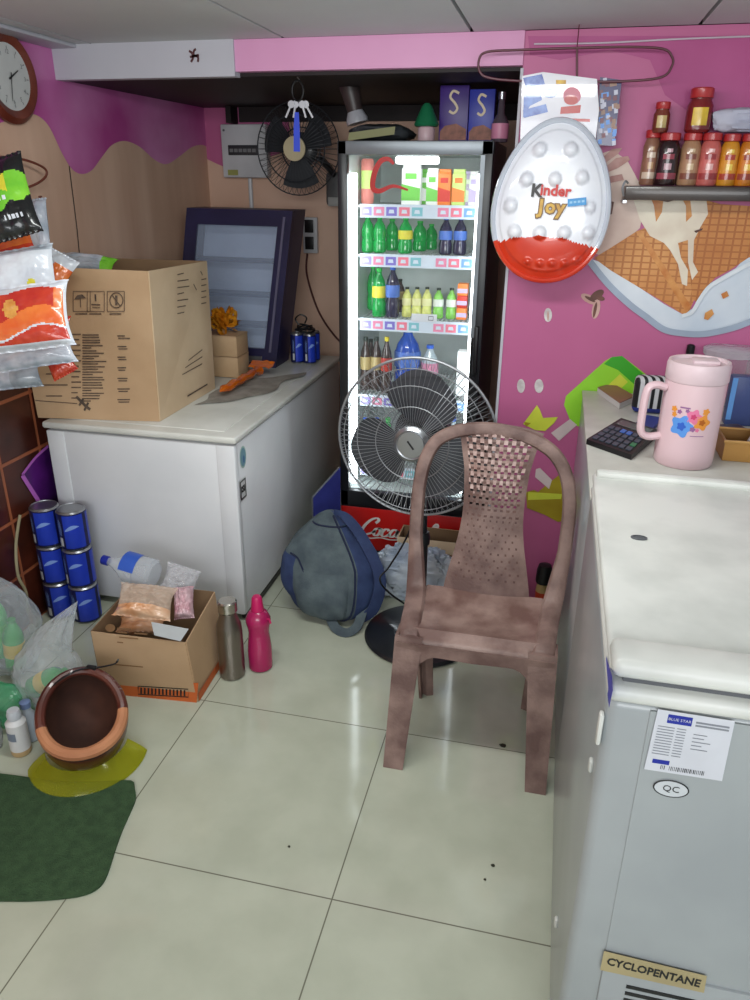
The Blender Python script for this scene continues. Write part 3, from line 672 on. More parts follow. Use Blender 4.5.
# centre splat, woven and pierced at the top
NU, NV = 39, 78
def half(v): # v 0 bottom .. 1 top
    z = v
    return .105+.012*(1-v)**2*3-.03*math.sin(PI*min(1, v*1.15))**2*.6 + .075*max(0, v-.72)**1.3*2.2
def splat(u, v):
    a = u*2-1; z = SZ+.005+.545*v - (.022*(a*a) if v > .9 else 0)*(v-.9)/.1
    x = XC+.004+a*half(v)
    weave = .0
    if .42 < v < .97 and abs(a) < .86: weave = .0022*math.sin(u*NU*PI/1.5)*math.sin(v*NV*PI/1.5)
    return V((x, lean(z)+.004-.012*(1-a*a)+weave, z))
bm = B(); g = [[bm.verts.new(splat(i/NU, j/NV)) for j in range(NV+1)] for i in range(NU+1)]
for i in range(NU):
    for j in range(NV):
        u, v = (i+.5)/NU, (j+.5)/NV; mi = 0; ins = 3 <= i < NU-3; row = j//3
        k = (i+2*(row % 2)) % 4
        if ins and .45 < v < .965:
            if k in (2, 3) and j % 3 == 2 and v > .5: continue
            if k in (0, 1) and j % 3 < 2 and v > .62-.1*nz((i, j, 0), .3): mi = 2
            elif k in (2, 3) and j % 3 == 0: mi = 1
        elif ins and .08 < v < .5 and k == 0 and j % 3 == 1: mi = 1
        f = bm.faces.new((g[i][j], g[i+1][j], g[i+1][j+1], g[i][j+1])); f.material_index = mi
bmesh.ops.recalc_face_normals(bm, faces=bm.faces); bmesh.ops.solidify(bm, geom=bm.faces[:], thickness=.004)
M_chd = mat('dimple brown', (78, 50, 46), .5, c2=(104, 74, 66), vs=40)
M_chl = mat('raised weave highlight', (196, 170, 164), .4, c2=(150, 116, 108), vs=30)  # pale cells paint the highlights on the raised, dusty weave
obj('back_splat', bm, [M_ch, M_chd, M_chl], t, 'brown back panel with woven pattern and small holes')
# legs: angle-shaped, tapering
def leg(x0, y0, x1, y1, w0, w1, sx, sy_, ztop):
    bm = B(); L = []
    for k in range(9):
        q = k/8; z = ztop*(1-q); x = x0+(x1-x0)*q; y = y0+(y1-y0)*q; w = w0+(w1-w0)*q; d = w*.85; th = .009
        pts = [(0, 0), (w, 0), (w, th), (w*.55, th*1.9), (th, th), (th, d), (0, d)]
        L.append([bm.verts.new((x+sx*a, y+sy_*b, max(z, .0005))) for a, b in pts])
    for a, b in zip(L, L[1:]):
        m = len(a)
        for i in range(m): bm.faces.new((a[i], a[(i+1) % m], b[(i+1) % m], b[i]))
    bm.faces.new(L[0]); bm.faces.new(L[-1])
    # rounded haunch under the apron
    return bm
for s in (-1, 1):
    bm = leg(XC+s*.242, 1.905, XC+s*.250, 1.80, .085, .062, -s, 1, SZ-.015)
    q = [V((XC+s*(.242-.08), 1.908, SZ-.07)), V((XC+s*(.242-.085), 1.9, SZ-.12)), V((XC+s*(.242-.07), 1.895, SZ-.16)), V((XC+s*.2, 1.9, SZ-.02)), V((XC+s*.1, 1.908, SZ-.05))]
    obj('leg', bm, M_ch, t)
    bm = leg(XC+s*.232, 2.19, XC+s*.2, 2.20, .06, .045, -s, -1, SZ-.02); obj('leg', bm, M_ch, t)
bm = B() # arch that ties the front legs under the seat
tp = []
for k in range(25):
    a = k/24*2-1; x = XC+a*.235; zb = SZ-.06-.01*(1-abs(a))-.26*max(0, (abs(a)-.42)/.58)**2.6
    tp.append((x, zb))
for (xa, za), (xb, zb) in zip(tp, tp[1:]):
    poly(bm, [(xa, 1.903, SZ-.03), (xb, 1.903, SZ-.03), (xb, 1.898, zb), (xa, 1.898, za)])
bmesh.ops.remove_doubles(bm, verts=bm.verts, dist=1e-5)
bmesh.ops.recalc_face_normals(bm, faces=bm.faces); bmesh.ops.solidify(bm, geom=bm.faces[:], thickness=.006)
obj('apron', bm, M_ch, t)

# ================================================================ pedestal fan
FC = V((-.425, 2.47, .862)); FR = .285
t = thing('pedestal_fan', 'pedestal fan with round wire cage and grey blades behind the brown chair', 'fan', (-.40, 2.55, 0))
M_fg = mat('fan wire grey', (150, 152, 156), .35, .5); M_fb = mat('fan blade grey', (66, 68, 74), .4, c2=(54, 56, 62)); M_fd = mat('fan black', (28, 30, 34), .35, coat=.3)
bm = B(); lathe(bm, [(.215, 0), (.222, .008), (.215, .02), (.17, .036), (.09, .052), (.045, .062), (.035, .10), (.03, .11)], (-.40, 2.55, .0005), 40); obj('base', bm, M_fd, t)
bm = B(); lathe(bm, [(.02, .1), (.02, .45)], (-.40, 2.55, 0), 14); lathe(bm, [(.026, .42), (.028, .45), (.022, .47)], (-.40, 2.55, 0), 14); lathe(bm, [(.014, .45), (.014, .78)], (-.40, 2.55, 0), 12); obj('pole', bm, M_fd, t)
bm = B(); lathe(bm, [(.03, .74), (.034, .76), (.034, .81), (.02, .83)], (-.40, 2.56, 0), 14); obj('tilt_joint', bm, M_fd, t)
AX = frame(FC, (1, 0, 0), (0, 0, 1)) # local z = -y : towards the shop
AX = AX @ Matrix.Rotation(-.07, 4, 'Y') @ Matrix.Rotation(-.02, 4, 'X')
bm = B(); lathe(bm, [(.05, -.21), (.085, -.19), (.1, -.13), (.1, -.08), (.07, -.065), (.02, -.06)], (0, 0, 0), 24, M=AX); obj('motor_housing', bm, M_fd, t)
def cage(front):
    bm = B(); s = 1 if front else -1; N = 84
    for k in range(N):
        a = 2*PI*k/N; ca, sa = math.cos(a), math.sin(a); P = []
        for r in [.062, .1, .15, .2, .24, .265, .28, FR]:
            q = (r/FR); z = s*(.062*math.sqrt(max(0, 1-q**3.2))) + .0
            P.append(AX @ V((r*ca, r*sa, z)))
        tube(bm, P, .0011, 3)
    for r in (.062, .13, .2, .255) if front else (.11, .2):
        q = r/FR; z = s*(.062*math.sqrt(max(0, 1-q**3.2)))
        tube(bm, [AX @ V((r*math.cos(2*PI*k/48), r*math.sin(2*PI*k/48), z)) for k in range(48)], .0019, 5, closed=True)
    return bm
obj('front_grille', cage(True), M_fg, t); obj('rear_grille', cage(False), M_fg, t)
bm = B(); tube(bm, [AX @ V((FR*math.cos(2*PI*k/64), FR*math.sin(2*PI*k/64), 0)) for k in range(64)], .005, 8, closed=True); obj('cage_rim', bm, M_fg, t)
bm = B(); lathe(bm, [(.062, .06), (.062, .068), (.052, .075), (.048, .073), (.046, .076), (.0, .077)], (0, 0, 0), 32, M=AX, cap=False)
box(bm, -.018, .018, -.003, .003, .0765, .0785, 1, M=AX @ Matrix.Rotation(-.9, 4, 'Z')); obj('badge', bm, [M_sil, M_blk], t)
bm = B(); lathe(bm, [(.05, -.03), (.06, .0), (.055, .03), (.03, .04)], (0, 0, 0), 24, M=AX); obj('hub', bm, M_fd, t)
for k in range(3):
    bm = B(); base = math.radians(78)+k*2*PI/3
    def blade(u, v):
        r = .05+.195*u
        half_ = .52+.34*math.sin(PI*min(1, u*.95+.05))**.8
        a = base+(v*2-1)*half_*(1-.18*u**6)+.12*u
        rr = r*(1-.10*u**4*(abs(v*2-1)**3))
        return AX @ V((rr*math.cos(a), rr*math.sin(a), (v-.5)*-.052*(1-.3*u)+.004))
    surf(bm, blade, 12, 12); bmesh.ops.recalc_face_normals(bm, faces=bm.faces); bmesh.ops.solidify(bm, geom=bm.faces[:], thickness=.002)
    obj('blade', bm, M_fb, t)
bm = B(); tube(bm, spline([(-.40, 2.575, .74), (-.42, 2.62, .6), (-.47, 2.60, .42), (-.53, 2.56, .30), (-.56, 2.52, .26), (-.53, 2.56, .18), (-.45, 2.6, .10)], 6), .004, 6); obj('cord', bm, M_blk, t)

# ================================================================ backpack
M_bg = mat('grey backpack cloth', (88, 100, 104), .85, c2=(68, 79, 86), vs=14, bump=.25, bs=150)
M_bb = mat('blue backpack cloth', (50, 66, 104), .8, c2=(38, 50, 88), vs=14, bump=.2, bs=150)
M_bn = mat('navy piping', (26, 34, 62), .7)
t = thing('backpack', 'slouching grey and blue backpack on the floor beside left freezer', 'backpack', (-.80, 2.66, 0))
BC = V((-.81, 2.69, .232))
def bagp(u, v):
    th = 2*PI*u; ph = PI*(v-.5)
    c = math.copysign(abs(math.cos(ph))**.75, math.cos(ph)); s = math.copysign(abs(math.sin(ph))**.85, math.sin(ph))
    x = math.copysign(abs(math.cos(th))**.8, math.cos(th))*c; y = math.copysign(abs(math.sin(th))**.8, math.sin(th))*c; z = s
    wide = 1.0-.52*max(0, z)**1.2 + .04*(-z)
    lean_ = .075*z
    p = V((x*.205*wide-.02*z, y*.13*(1-.2*max(0, z)), z*(.228 if z < 0 else .185)))
    fold = .010*nz((p.x*1, p.y*1, p.z*1.0), 9, 2)+.022*(abs(nz((p.x+p.z*.7, p.y, p.z-p.x*.5), 7, 5))-.2)
    p += V((x, y, z*.4)).normalized()*fold if (abs(x)+abs(y)) > .01 else V((0, 0, 0))
    p.z = max(p.z, -.230)
    return BC+V((p.x, p.y+lean_, p.z))
def bagm(u, v):
    a = (u*2*PI) % (2*PI); x = math.cos(a)
    if x < -.55 and v < .55: return 1
    if x > .62: return 1
    if v < .12: return 1
    return 0
bm = B(); surf(bm, bagp, 72, 40, bagm, close=True); obj('body', bm, [M_bg, M_bb], t, sharp=60)
def onbag(u, v, k=.004):
    p = bagp(u, v); d = (p-BC); d.z *= .5; return p+d.normalized()*k
bm = B(); tube(bm, [onbag(.62+.2*q, .56-.28*q+.05*math.sin(q*5), .002) for q in [i/14 for i in range(15)]], .004, 6); tube(bm, [onbag(.60+.36*q, .80-.02*q, .002) for q in [i/14 for i in range(15)]], .004, 6); obj('zipper', bm, M_bn, t)
bm = B(); tube(bm, [onbag(.83+.02*math.sin(q*3), .9-.78*q, .003) for q in [i/16 for i in range(17)]], .0045, 6); obj('piping', bm, M_bn, t)
bm = B(); P = spline([onbag(.88, .93, .012), onbag(.90, .82, .03), onbag(.93, .66, .034), onbag(.95, .48, .03), onbag(.955, .3, .02), onbag(.95, .16, .012)], 6)
ribbon(bm, P, .052, (.6, -.8, .1), thick=.003); bmesh.ops.recalc_face_normals(bm, faces=bm.faces); bmesh.ops.solidify(bm, geom=bm.faces[:], thickness=.008); obj('shoulder_strap', bm, M_bb, t)
bm = B(); P = spline([V((-.78, 2.56, .035)), V((-.74, 2.51, .012)), V((-.69, 2.49, .008)), V((-.655, 2.52, .02)), V((-.645, 2.57, .055)), V((-.65, 2.63, .10))], 6)
ribbon(bm, P, .04, (0, -.5, .9), thick=.002); bmesh.ops.recalc_face_normals(bm, faces=bm.faces); bmesh.ops.solidify(bm, geom=bm.faces[:], thickness=.005); obj('loose_strap', bm, M_bg, t)
bm = B(); surf(bm, lambda u, v: onbag(.66+.16*u, .16+.34*v, .004+.022*math.sin(PI*u)**.5*math.sin(PI*v)**.5), 14, 12); obj('front_pocket', bm, M_bg, t)

# ================================================================ floor bottles
M_st = mat('brushed steel', (150, 142, 134), .3, .95, c2=(132, 124, 118), vs=20, stretch=(1, 1, .1))
c = atz(229.5, 679, 0); t = thing('flask', 'brushed steel water flask standing by freezer corner', 'flask', (c.x, c.y+.03, 0))
h = .315
bm = B(); lathe(bm, [(.042, .001), (.047, .006), (.047, .19), (.044, .22), (.03, .262), (.03, .27)], (0, 0, 0), 28); obj('body', bm, M_st, t, local=True)
bm = B(); lathe(bm, [(.031, .272), (.0345, .276), (.0345, .312), (.030, .317), (.0, .317)], (0, 0, 0), 28, cap=False); obj('cap', bm, mat('steel cap', (176, 172, 164), .25, .95), t, local=True)
c = atz(257, 671, 0); t = thing('water_bottle', 'magenta plastic water bottle standing right of the steel flask', 'bottle', (c.x+.004, c.y+.03, 0))
M_mg = mat('magenta plastic', (176, 34, 92), .25, c2=(150, 24, 78), vs=4, coat=.3); M_mg2 = mat('magenta cap', (196, 30, 96), .35)
bm = B(); lathe(bm, [(.038, .001), (.0445, .006), (.0455, .08), (.041, .13), (.038, .155), (.041, .18), (.046, .2), (.046, .215), (.034, .24), (.024, .248)], (0, 0, 0), 28); obj('body', bm, M_mg, t, local=True)
bm = B(); lathe(bm, [(.024, .249), (.0245, .252), (.021, .275), (.019, .298), (.014, .306), (0, .307)], (0, 0, 0), 20, cap=False); obj('cap', bm, M_mg2, t, local=True)
bm = B(); tube(bm, [(.04, -.01, .222), (.05, -.015, .225), (.056, -.018, .21)], .004, 6); obj('lid_tab', bm, M_mg2, t, local=True)

# ================================================================ cartons
M_cb = mat('brown cardboard', (190, 158, 124), .75, c2=(178, 146, 112), vs=4, bump=.05, bs=80)
M_cbl = mat('pale cardboard side', (212, 188, 156), .75, c2=(200, 174, 142), vs=4)
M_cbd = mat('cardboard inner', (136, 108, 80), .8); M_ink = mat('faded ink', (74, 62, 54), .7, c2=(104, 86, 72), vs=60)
# open carton: walls of card standing on a base
def card(bm, ps, th=.004, mi=0):
    n = (V(ps[1])-V(ps[0])).cross(V(ps[2])-V(ps[0])).normalized(); poly(bm, ps, mi, n*th)
z0 = FZT+.004
A = atz(160, 421, z0); Bp = atz(214, 387, z0); D = V((-1.955, 2.50, z0))
A = V((A.x, 2.575, z0)); Bp = V((Bp.x+.012, 3.10, z0)); Cc = V((-1.955, 3.06, z0))
def up(px, py, like): # top corner seen at a pixel, above the wall line
    p = aty(px, py, like); return p
A2 = aty(148, 271, A.y-.01); B2 = aty(206, 261, Bp.y+.02); D2 = V((-1.958, 2.48, A2.z+.012)); C2 = V((-1.958, 3.10, B2.z+.0))
t = thing('carton', 'big open brown carton with handling marks on top of left freezer', 'box', (-1.66, 2.83, z0))
bm = B(); card(bm, [D, A, A2, D2]); obj('front_wall', bm, M_cb, t)
fw_ = t.children[-1]
bm = B(); card(bm, [A, Bp, B2, A2]); obj('side_wall', bm, M_cbl, t); sw_ = t.children[-1]
bm = B(); card(bm, [Bp, Cc, C2, B2]); obj('rear_wall', bm, M_cbd, t)
bm = B(); card(bm, [Cc, D, D2, C2]); obj('left_wall', bm, M_cbd, t)
bm = B(); poly(bm, [D, A, Bp, Cc], 0, (0, 0, .003)); obj('bottom', bm, M_cbd, t)
nF = (A-D).cross(D2-D).normalized(); nS = (Bp-A).cross(A2-A).normalized()
def onpl(px, py, o, n, k=.0012):
    d = ray(px, py); return CAM+d*((o-CAM).dot(n)/d.dot(n))+n*k*(1 if n.y < 0 or n.x > 0 else -1)
if nF.y > 0: nF = -nF
if nS.x < 0: nS = -nS
def FP(x, y, k=.006): return onpl(x, y, A, nF, k)
def SP(x, y, k=.006): return onpl(x, y, A, nS, k)
bm = B()
def dash(f, x0, x1, y0, y1=None, h=1.1):
    y1 = y0 if y1 is None else y1; poly(bm, [f(x0, y0), f(x1, y1), f(x1, y1+h), f(x0, y0+h)])
def sq(x0, y0, x1, y1):
    for a, b in (((x0, y0), (x1, y0)), ((x1, y0), (x1, y1)), ((x1, y1), (x0, y1)), ((x0, y1), (x0, y0))): ribbon(bm, [FP(*a), FP(*b)], .0025, nF)
def done(nm, par, lab=None):
    global bm
    obj(nm, bm, M_ink, par, lab); bm = B()
sq(74, 291, 91, 311); dash(FP, 76, 88, 313)
poly(bm, [FP(x, y, .007) for x, y in [(75, 299), (78, 295), (83, 294), (87, 298), (84, 298), (82, 298), (79, 299)]]); ribbon(bm, [FP(81, 298), FP(81.5, 307)], .003, nF)
done('handling_mark', fw_, 'umbrella mark')
sq(88, 291, 105, 311); dash(FP, 90, 102, 313)
ribbon(bm, [FP(96, 294), FP(96.5, 301)], .006, nF); ribbon(bm, [FP(92, 304), FP(101, 304.5)], .004, nF); ribbon(bm, [FP(93, 307), FP(101, 307.5)], .003, nF)
done('handling_mark', fw_, 'this way up mark')
sq(108, 291, 125, 311); dash(FP, 110, 122, 313)
tube(bm, [FP(*p) for p in ell(117, 300, 6.5, 7.5, 0, 20)], .0018, 4, closed=True); ribbon(bm, [FP(113, 295), FP(121, 306)], .004, nF); ribbon(bm, [FP(117, 295), FP(117, 305)], .009, nF)
done('handling_mark', fw_, 'crossed circle mark')
random.seed(3)
for k in range(13):
    y = 334+k*5.3
    dash(FP, 83, 83+random.uniform(14, 24), y); dash(FP, 83, 83+random.uniform(8, 24), y+2.4)
done('printed_text', fw_)
for k in range(13):
    y = 334+k*5.3; dash(FP, 72, 72+random.uniform(6, 10), y-.6)
done('printed_text', fw_)
for k in range(0, 13, 2):
    y = 334+k*5.3; dash(FP, 118, 118+random.uniform(6, 13), y+1); dash(FP, 119, 119+random.uniform(4, 12), y+3.4)
done('printed_text', fw_)
for k in range(6): dash(FP, 42+random.uniform(0, 8), 60+random.uniform(0, 10), 340+k*11)
done('printed_text', fw_)
ribbon(bm, spline([FP(*p) for p in [(77, 396), (82, 401), (87, 406), (91, 409)]], 3), .012, nF); ribbon(bm, [FP(80, 405), FP(84, 398)], .008, nF); ribbon(bm, [FP(85, 410), FP(89, 402)], .008, nF)
ribbon(bm, [FP(36, 400), FP(78, 403)], .003, nF)
done('pen_mark', fw_); bm.free()
bm = B()
for k in range(7): dash(SP, 176, 176+random.uniform(6, 12), 274+k*6.5, 274+k*6.5-1.5)
for k in range(5): dash(SP, 200, 205, 279+k*6, 278+k*6)
done('printed_text', sw_)
ribbon(bm, [SP(192, 284), SP(195, 290)], .006, nS); done('pen_mark', sw_); ribbon(bm, [SP(199, 271), SP(201, 275)], .006, nS); done('pen_mark', sw_)
for k in range(3): dash(SP, 181+k*3, 201, 374-k*7, 363-k*7, 1)
done('printed_text', sw_)
ribbon(bm, [SP(186, 396), SP(206, 384)], .007, nS)
obj('pen_mark', bm, M_ink, sw_)

# carton on the floor
t = thing('carton', 'small open brown carton of packets on the floor left of the flask', 'box', (-1.27, 2.1, 0))
K = [V((-1.435, 1.925, .002)), V((-1.086, 1.957, .002)), V((-1.10, 2.225, .002)), V((-1.462, 2.215, .002))]
K2 = [V((-1.443, 1.925, .257)), V((-1.105, 1.95, .25)), V((-1.125, 2.23, .285)), V((-1.452, 2.225, .28))]
M_orp = mat('orange print', (206, 104, 46), .6, c2=(190, 90, 40), vs=5)
for i, nm in enumerate(('front_wall', 'side_wall', 'rear_wall', 'left_wall')):
    j = (i+1) % 4; bm = B(); card(bm, [K[i], K[j], K2[j], K2[i]])
    o_ = obj(nm, bm, [M_cb, M_cb, M_cbd, M_cbd][i], t)
    if i == 0: kf = o_
    if i == 1: ks = o_
bm = B(); poly(bm, K, 0, (0, 0, .003)); obj('bottom', bm, M_cbd, t)
n0 = (K[1]-K[0]).cross(K2[0]-K[0]).normalized()
if n0.y > 0: n0 = -n0
def KP(x, y, k=.006): return onpl(x, y, K[0], n0, k)
bm = B()
poly(bm, [KP(104, 682, .005), KP(150, 687, .005), KP(176, 682, .005), KP(199, 682, .005), KP(197, 702, .005), KP(110, 694, .005)], 0)
ribbon(bm, [KP(139, 685), KP(189, 688), KP(189, 696), KP(139, 693), KP(139, 685)], .004, n0, 1)
for k in range(13): ribbon(bm, [KP(142+k*3.6, 686.5+k*.2), KP(142+k*3.6, 692.5+k*.2)], .006, n0, 1)
for k, (x0_, x1_, y) in enumerate([(118, 132, 627), (118, 128, 631), (135, 148, 632), (120, 142, 636), (118, 124, 641), (112, 190, 663)]): ribbon(bm, [KP(x0_, y), KP(x1_, y+(x1_-x0_)*.09)], .005, n0, 2)
for k in range(4): ribbon(bm, [KP(153+k*8, 643), KP(153+k*8, 657)], .003, n0, 2); ribbon(bm, [KP(153, 642+k*5), KP(178, 644+k*5)], .003, n0, 2)
poly(bm, [KP(x, y) for x, y in ell(111, 627, 5, 4)], 2)
obj('front_print', bm, [M_orp, M_blk, mat('brown print', (140, 104, 70), .7)], kf)
n1 = (K[2]-K[1]).cross(K2[1]-K[1]).normalized(); n1 = n1 if n1.x > 0 else -n1
bm = B(); poly(bm, [K[1]+n1*.006, K[2]+n1*.006, K[2]+n1*.006+V((0, 0, .035)), K[1]+n1*.006+V((0, 0, .035))]); obj('side_print', bm, M_orp, ks)
bm = B(); poly(bm, [KP(x, y, .012) for x, y in [(153, 620), (190, 627), (182, 639), (156, 633)]], 0, n0*.002); obj('silver_sticker', bm, mat('silver sticker', (206, 210, 214), .35), kf)
# ================================================================ wall clock
c = atx(9, 77, WX+.02); RC = .15
t = thing('wall_clock', 'round brown framed wall clock high on the left wall', 'clock', (WX, c.y, c.z-RC))
M_ck = mat('reddish brown frame', (120, 58, 40), .35, c2=(96, 40, 28), vs=10); CK = frame((WX+.001, c.y, c.z), (0, 1, 0), (0, 0, 1))
bm = B(); lathe(bm, [(RC-.005, 0), (RC, .006), (RC, .02), (RC-.018, .036), (RC-.036, .03), (RC-.044, .024)], (0, 0, 0), 48, M=CK); obj('frame', bm, M_ck, t)
bm = B(); lathe(bm, [(RC-.044, .02), (RC-.044, .0245), (0, .0246)], (0, 0, 0), 48, M=CK, cap=False); fc = obj('dial', bm, mat('dial white', (206, 208, 206), .4), t)
M_num = mat('grey print', (120, 122, 124), .5)
for k in range(12):
    a = PI/2-k*PI/6; ln = .010; bm = B()
    ribbon(bm, [CK @ V((.096*math.cos(a), .096*math.sin(a), .026)), CK @ V(((.096-ln)*math.cos(a), (.096-ln)*math.sin(a), .026))], .003, (1, 0, 0))
    text(bm, str(k or 12), .02, CK @ Matrix.Translation((.078*math.cos(a), .078*math.sin(a), .0262)), 0, ext=.0001)
    obj('numeral', bm, M_num, fc)
for nm, a, ln, w in (('hour_hand', math.radians(30), .05, .007), ('minute_hand', math.radians(-100), .078, .005)):
    bm = B(); ribbon(bm, [CK @ V((-.015*math.cos(a), -.015*math.sin(a), .028)), CK @ V((ln*math.cos(a), ln*math.sin(a), .028))], [w, w*.5], (1, 0, 0)); obj(nm, bm, M_blk, t)
# ================================================================ crisp packets hanging at the left
def wire(name, label, cat, pts, r, m, closed=False, n=8):
    bm = B(); tube(bm, spline(pts, n, closed), r, 7, closed=closed); return tag(obj(name, bm, m), label, cat)
M_rw = mat('brown coated wire', (120, 62, 48), .45)
wire('wire_hook', 'looped brown wire hook on left wall above the crisp packets', 'hook', [atx(-30, 162, WX+.012), atx(0, 157, WX+.03), atx(25, 160, WX+.05), atx(44, 168, WX+.06), atx(46, 176, WX+.06), atx(36, 184, WX+.05), atx(18, 190, WX+.03), atx(-10, 196, WX+.02)], .0045, M_rw)
def packet(name, label, cx, cy_, Y, wpx, hpx, ang, cols, fn, th=.026, seed=1, tilt=0, yaw=0, cat='packet', group='crisp packets hanging on the left', crumple=1.0):
    c = aty(cx, cy_, Y); k = Y/ray(cx, cy_).y/F*1.0; w, h = wpx*k/2, hpx*k/2
    x = RR*math.cos(ang)-UU*math.sin(ang); y = RR*math.sin(ang)+UU*math.cos(ang)
    M_ = frame(c, x, y) @ Matrix.Rotation(yaw, 4, 'Y') @ Matrix.Rotation(tilt, 4, 'X')
    bm = B(); N, Q = 46, 56; hy = .93
    def side(s):
        def f(u, v):
            a, b = u*2-1, v*2-1
            pil = max(0, 1-abs(a)**2.6)**.6*max(0, 1-(abs(b)/hy)**5 if abs(b) < hy else 0)**.55
            px_ = a*w*(1-.09*pil*0+.04*abs(b)**3-.10*(1-abs(a))*0)*(1-.07*(1-b*b)); py_ = b*h
            cr = .5*nz((a*2.2+3*s, b*2.6, seed), 1.3, seed)+.35*abs(nz((a*4, b*4, seed*2+s), 1.4, seed+4))
            radial = math.sin((a*9+seed))*max(0, abs(b)-.62)*.5
            z = s*(th*pil*(1+.35*cr*crumple)+.0006)+.010*nz((a, b, 1), 1.1, seed)*crumple + (radial*.014 if abs(b) < hy else .0025*math.sin(a*30))
            return M_ @ V((px_, py_, z))
        return f
    def mi(u, v): return fn(u*2-1, v*2-1)
    surf(bm, side(1), N, Q, mi); surf(bm, side(-1), N, Q, mi)
    bmesh.ops.remove_doubles(bm, verts=bm.verts, dist=.0008)
    return tag(obj(name, bm, cols, sharp=50), label, cat, group)
def foil(n, c, c2=None, r=.26, vs=9): return mat(n, c, r, .0, c2=c2, vs=vs, coat=.45, bump=.12, bs=45)
P_blk, P_grn, P_yel = foil('black foil', (22, 24, 26)), foil('green foil', (104, 184, 50), (140, 210, 60)), foil('yellow foil', (216, 206, 60))
P_red, P_org, P_wht, P_sil = foil('red foil', (176, 44, 38), (200, 70, 40)), foil('orange foil', (214, 96, 44), (226, 130, 60), vs=14), foil('white foil', (216, 220, 226), (190, 196, 206)), foil('silver foil', (190, 196, 204), (140, 150, 160), vs=14)
P_gold = foil('gold crisp', (222, 168, 84), (196, 130, 60), vs=30); P_pale = foil('pale foil', (206, 210, 220), (160, 172, 186), vs=18)
packet('hanging_crisp_packet', 'black packet with green middle, topmost at the left edge', 6, 198, 2.14, 52, 84, -.28, [P_blk, P_grn, P_yel, P_wht],
       lambda a, b: 0 if b > .42+.12*math.sin(3*a) or b < -.30+.2*a+.06*math.sin(7*a) and not (-.62 < b < -.5 and abs(a-.2) < .35 and math.sin(40*a) > -.2) else (3 if b < -.4 else (2 if b > .12-.3*a and a < .25 else (3 if abs(b+.08) < .05 and a < .2 and math.sin(30*a) > -.3 else 1))), seed=2)
packet('hanging_crisp_packet', 'narrow silver packet standing behind the black and green packet', 37, 232, 2.40, 26, 66, -.12, [P_sil, P_pale], lambda a, b: 1 if a > .3 else 0, th=.022, seed=5)
packet('hanging_crisp_packet', 'orange packet peeping out between silver packets and carton', 52, 276, 2.40, 34, 50, .5, [P_org, P_wht], lambda a, b: 1 if b > .55 else 0, th=.02, seed=8)
packet('hanging_crisp_packet', 'red packet under the black one, above the plain white packet', 8, 246, 2.26, 52, 46, -.35, [P_red, P_org, P_wht], lambda a, b: 1 if abs(b) < .25 else 0, seed=3)
packet('hanging_crisp_packet', 'plain white packet with small yellow badge above the orange packet', 18, 280, 2.13, 78, 62, -.18, [P_wht, P_yel, P_sil], lambda a, b: 1 if (a-.42)**2*1.6+(b+.25)**2 < .02 else (2 if b > .8 else 0), seed=4)
packet('hanging_crisp_packet', 'large orange and red packet with crisp picture, widest of the bunch', 22, 318, 2.02, 98, 66, -.12, [P_red, P_org, P_gold, P_wht],
       lambda a, b: 2 if (a+.12)**2*3+(b-.22)**2+.02*math.sin(9*a) < .07 else (3 if b > .74+.08*math.sin(4*a) or a > .95 or b < -.82 else (0 if b > -.05+.3*math.sin(2.4*a+.4) and a < .8 else (1 if b > -.5+.2*math.sin(3*a) else (3 if b > -.56+.2*math.sin(3*a) else 0)))), th=.03, seed=6)
packet('hanging_crisp_packet', 'white packet with grey print hanging under the orange one', 26, 346, 2.09, 94, 46, -.16, [P_pale, P_wht, P_red], lambda a, b: 0 if b < .3 else (2 if b > .75 else 1), th=.024, seed=7)
packet('hanging_crisp_packet', 'red packet tip hanging lowest beside the carton', 56, 356, 2.27, 26, 44, -.5, [P_red, P_org], lambda a, b: 1 if b > .3 else 0, th=.016, seed=9)
packet('hanging_crisp_packet', 'silver crumpled packet at the bottom left of the bunch', 4, 364, 2.17, 72, 52, -.1, [P_pale, P_sil], lambda a, b: 1 if a > .2 else 0, th=.028, seed=10)
wire('wall_rail', 'short brown rod fixed upright on left wall behind the packets', 'rail', [atx(40, 196, WX+.03), atx(44, 215, WX+.03), atx(46, 245, WX+.03), atx(44, 300, WX+.03)], .007, M_rw)
packet('snack_packet', 'green and silver packet lying inside the big open carton', 88, 264, 2.80, 54, 22, .12, [P_sil, P_grn, P_pale], lambda a, b: 1 if a > .55 else (2 if b > .2 else 0), th=.03, seed=12, group='', tilt=-.5)
# ================================================================ tabletop cooler leaning at the back of the left freezer
TL, TR, BR, BL = aty(183, 208, 3.66), aty(290, 211, 3.66), aty(276, 361, 3.56), aty(190, 350, 3.56)
zf = FZT+.005
TL, TR = V((TL.x, 3.70, TL.z)), V((TR.x, 3.70, TR.z)); BR = V((BR.x, 3.55, zf)); BL = V((TL.x-.075, 3.55, zf))
BL.x = BR.x-(TR.x-TL.x)
t = thing('countertop_cooler', 'dark blue glass-fronted countertop cooler leaning at the back of left freezer', 'cooler', ((BL.x+BR.x)/2, 3.65, zf))
M_nb = mat('dark blue plastic', (34, 30, 70), .4, c2=(26, 22, 56), vs=4); M_gi = mat('cooler inner grey', (196, 212, 240), .5)
def cf(u, v, d=0): # face coordinates, d metres behind the glass
    p = BL*(1-u)*(1-v)+BR*u*(1-v)+TR*u*v+TL*(1-u)*v; n = (BR-BL).cross(TL-BL).normalized(); n = n if n.y > 0 else -n
    n = V((.0, 1, 0)); return p+n*d
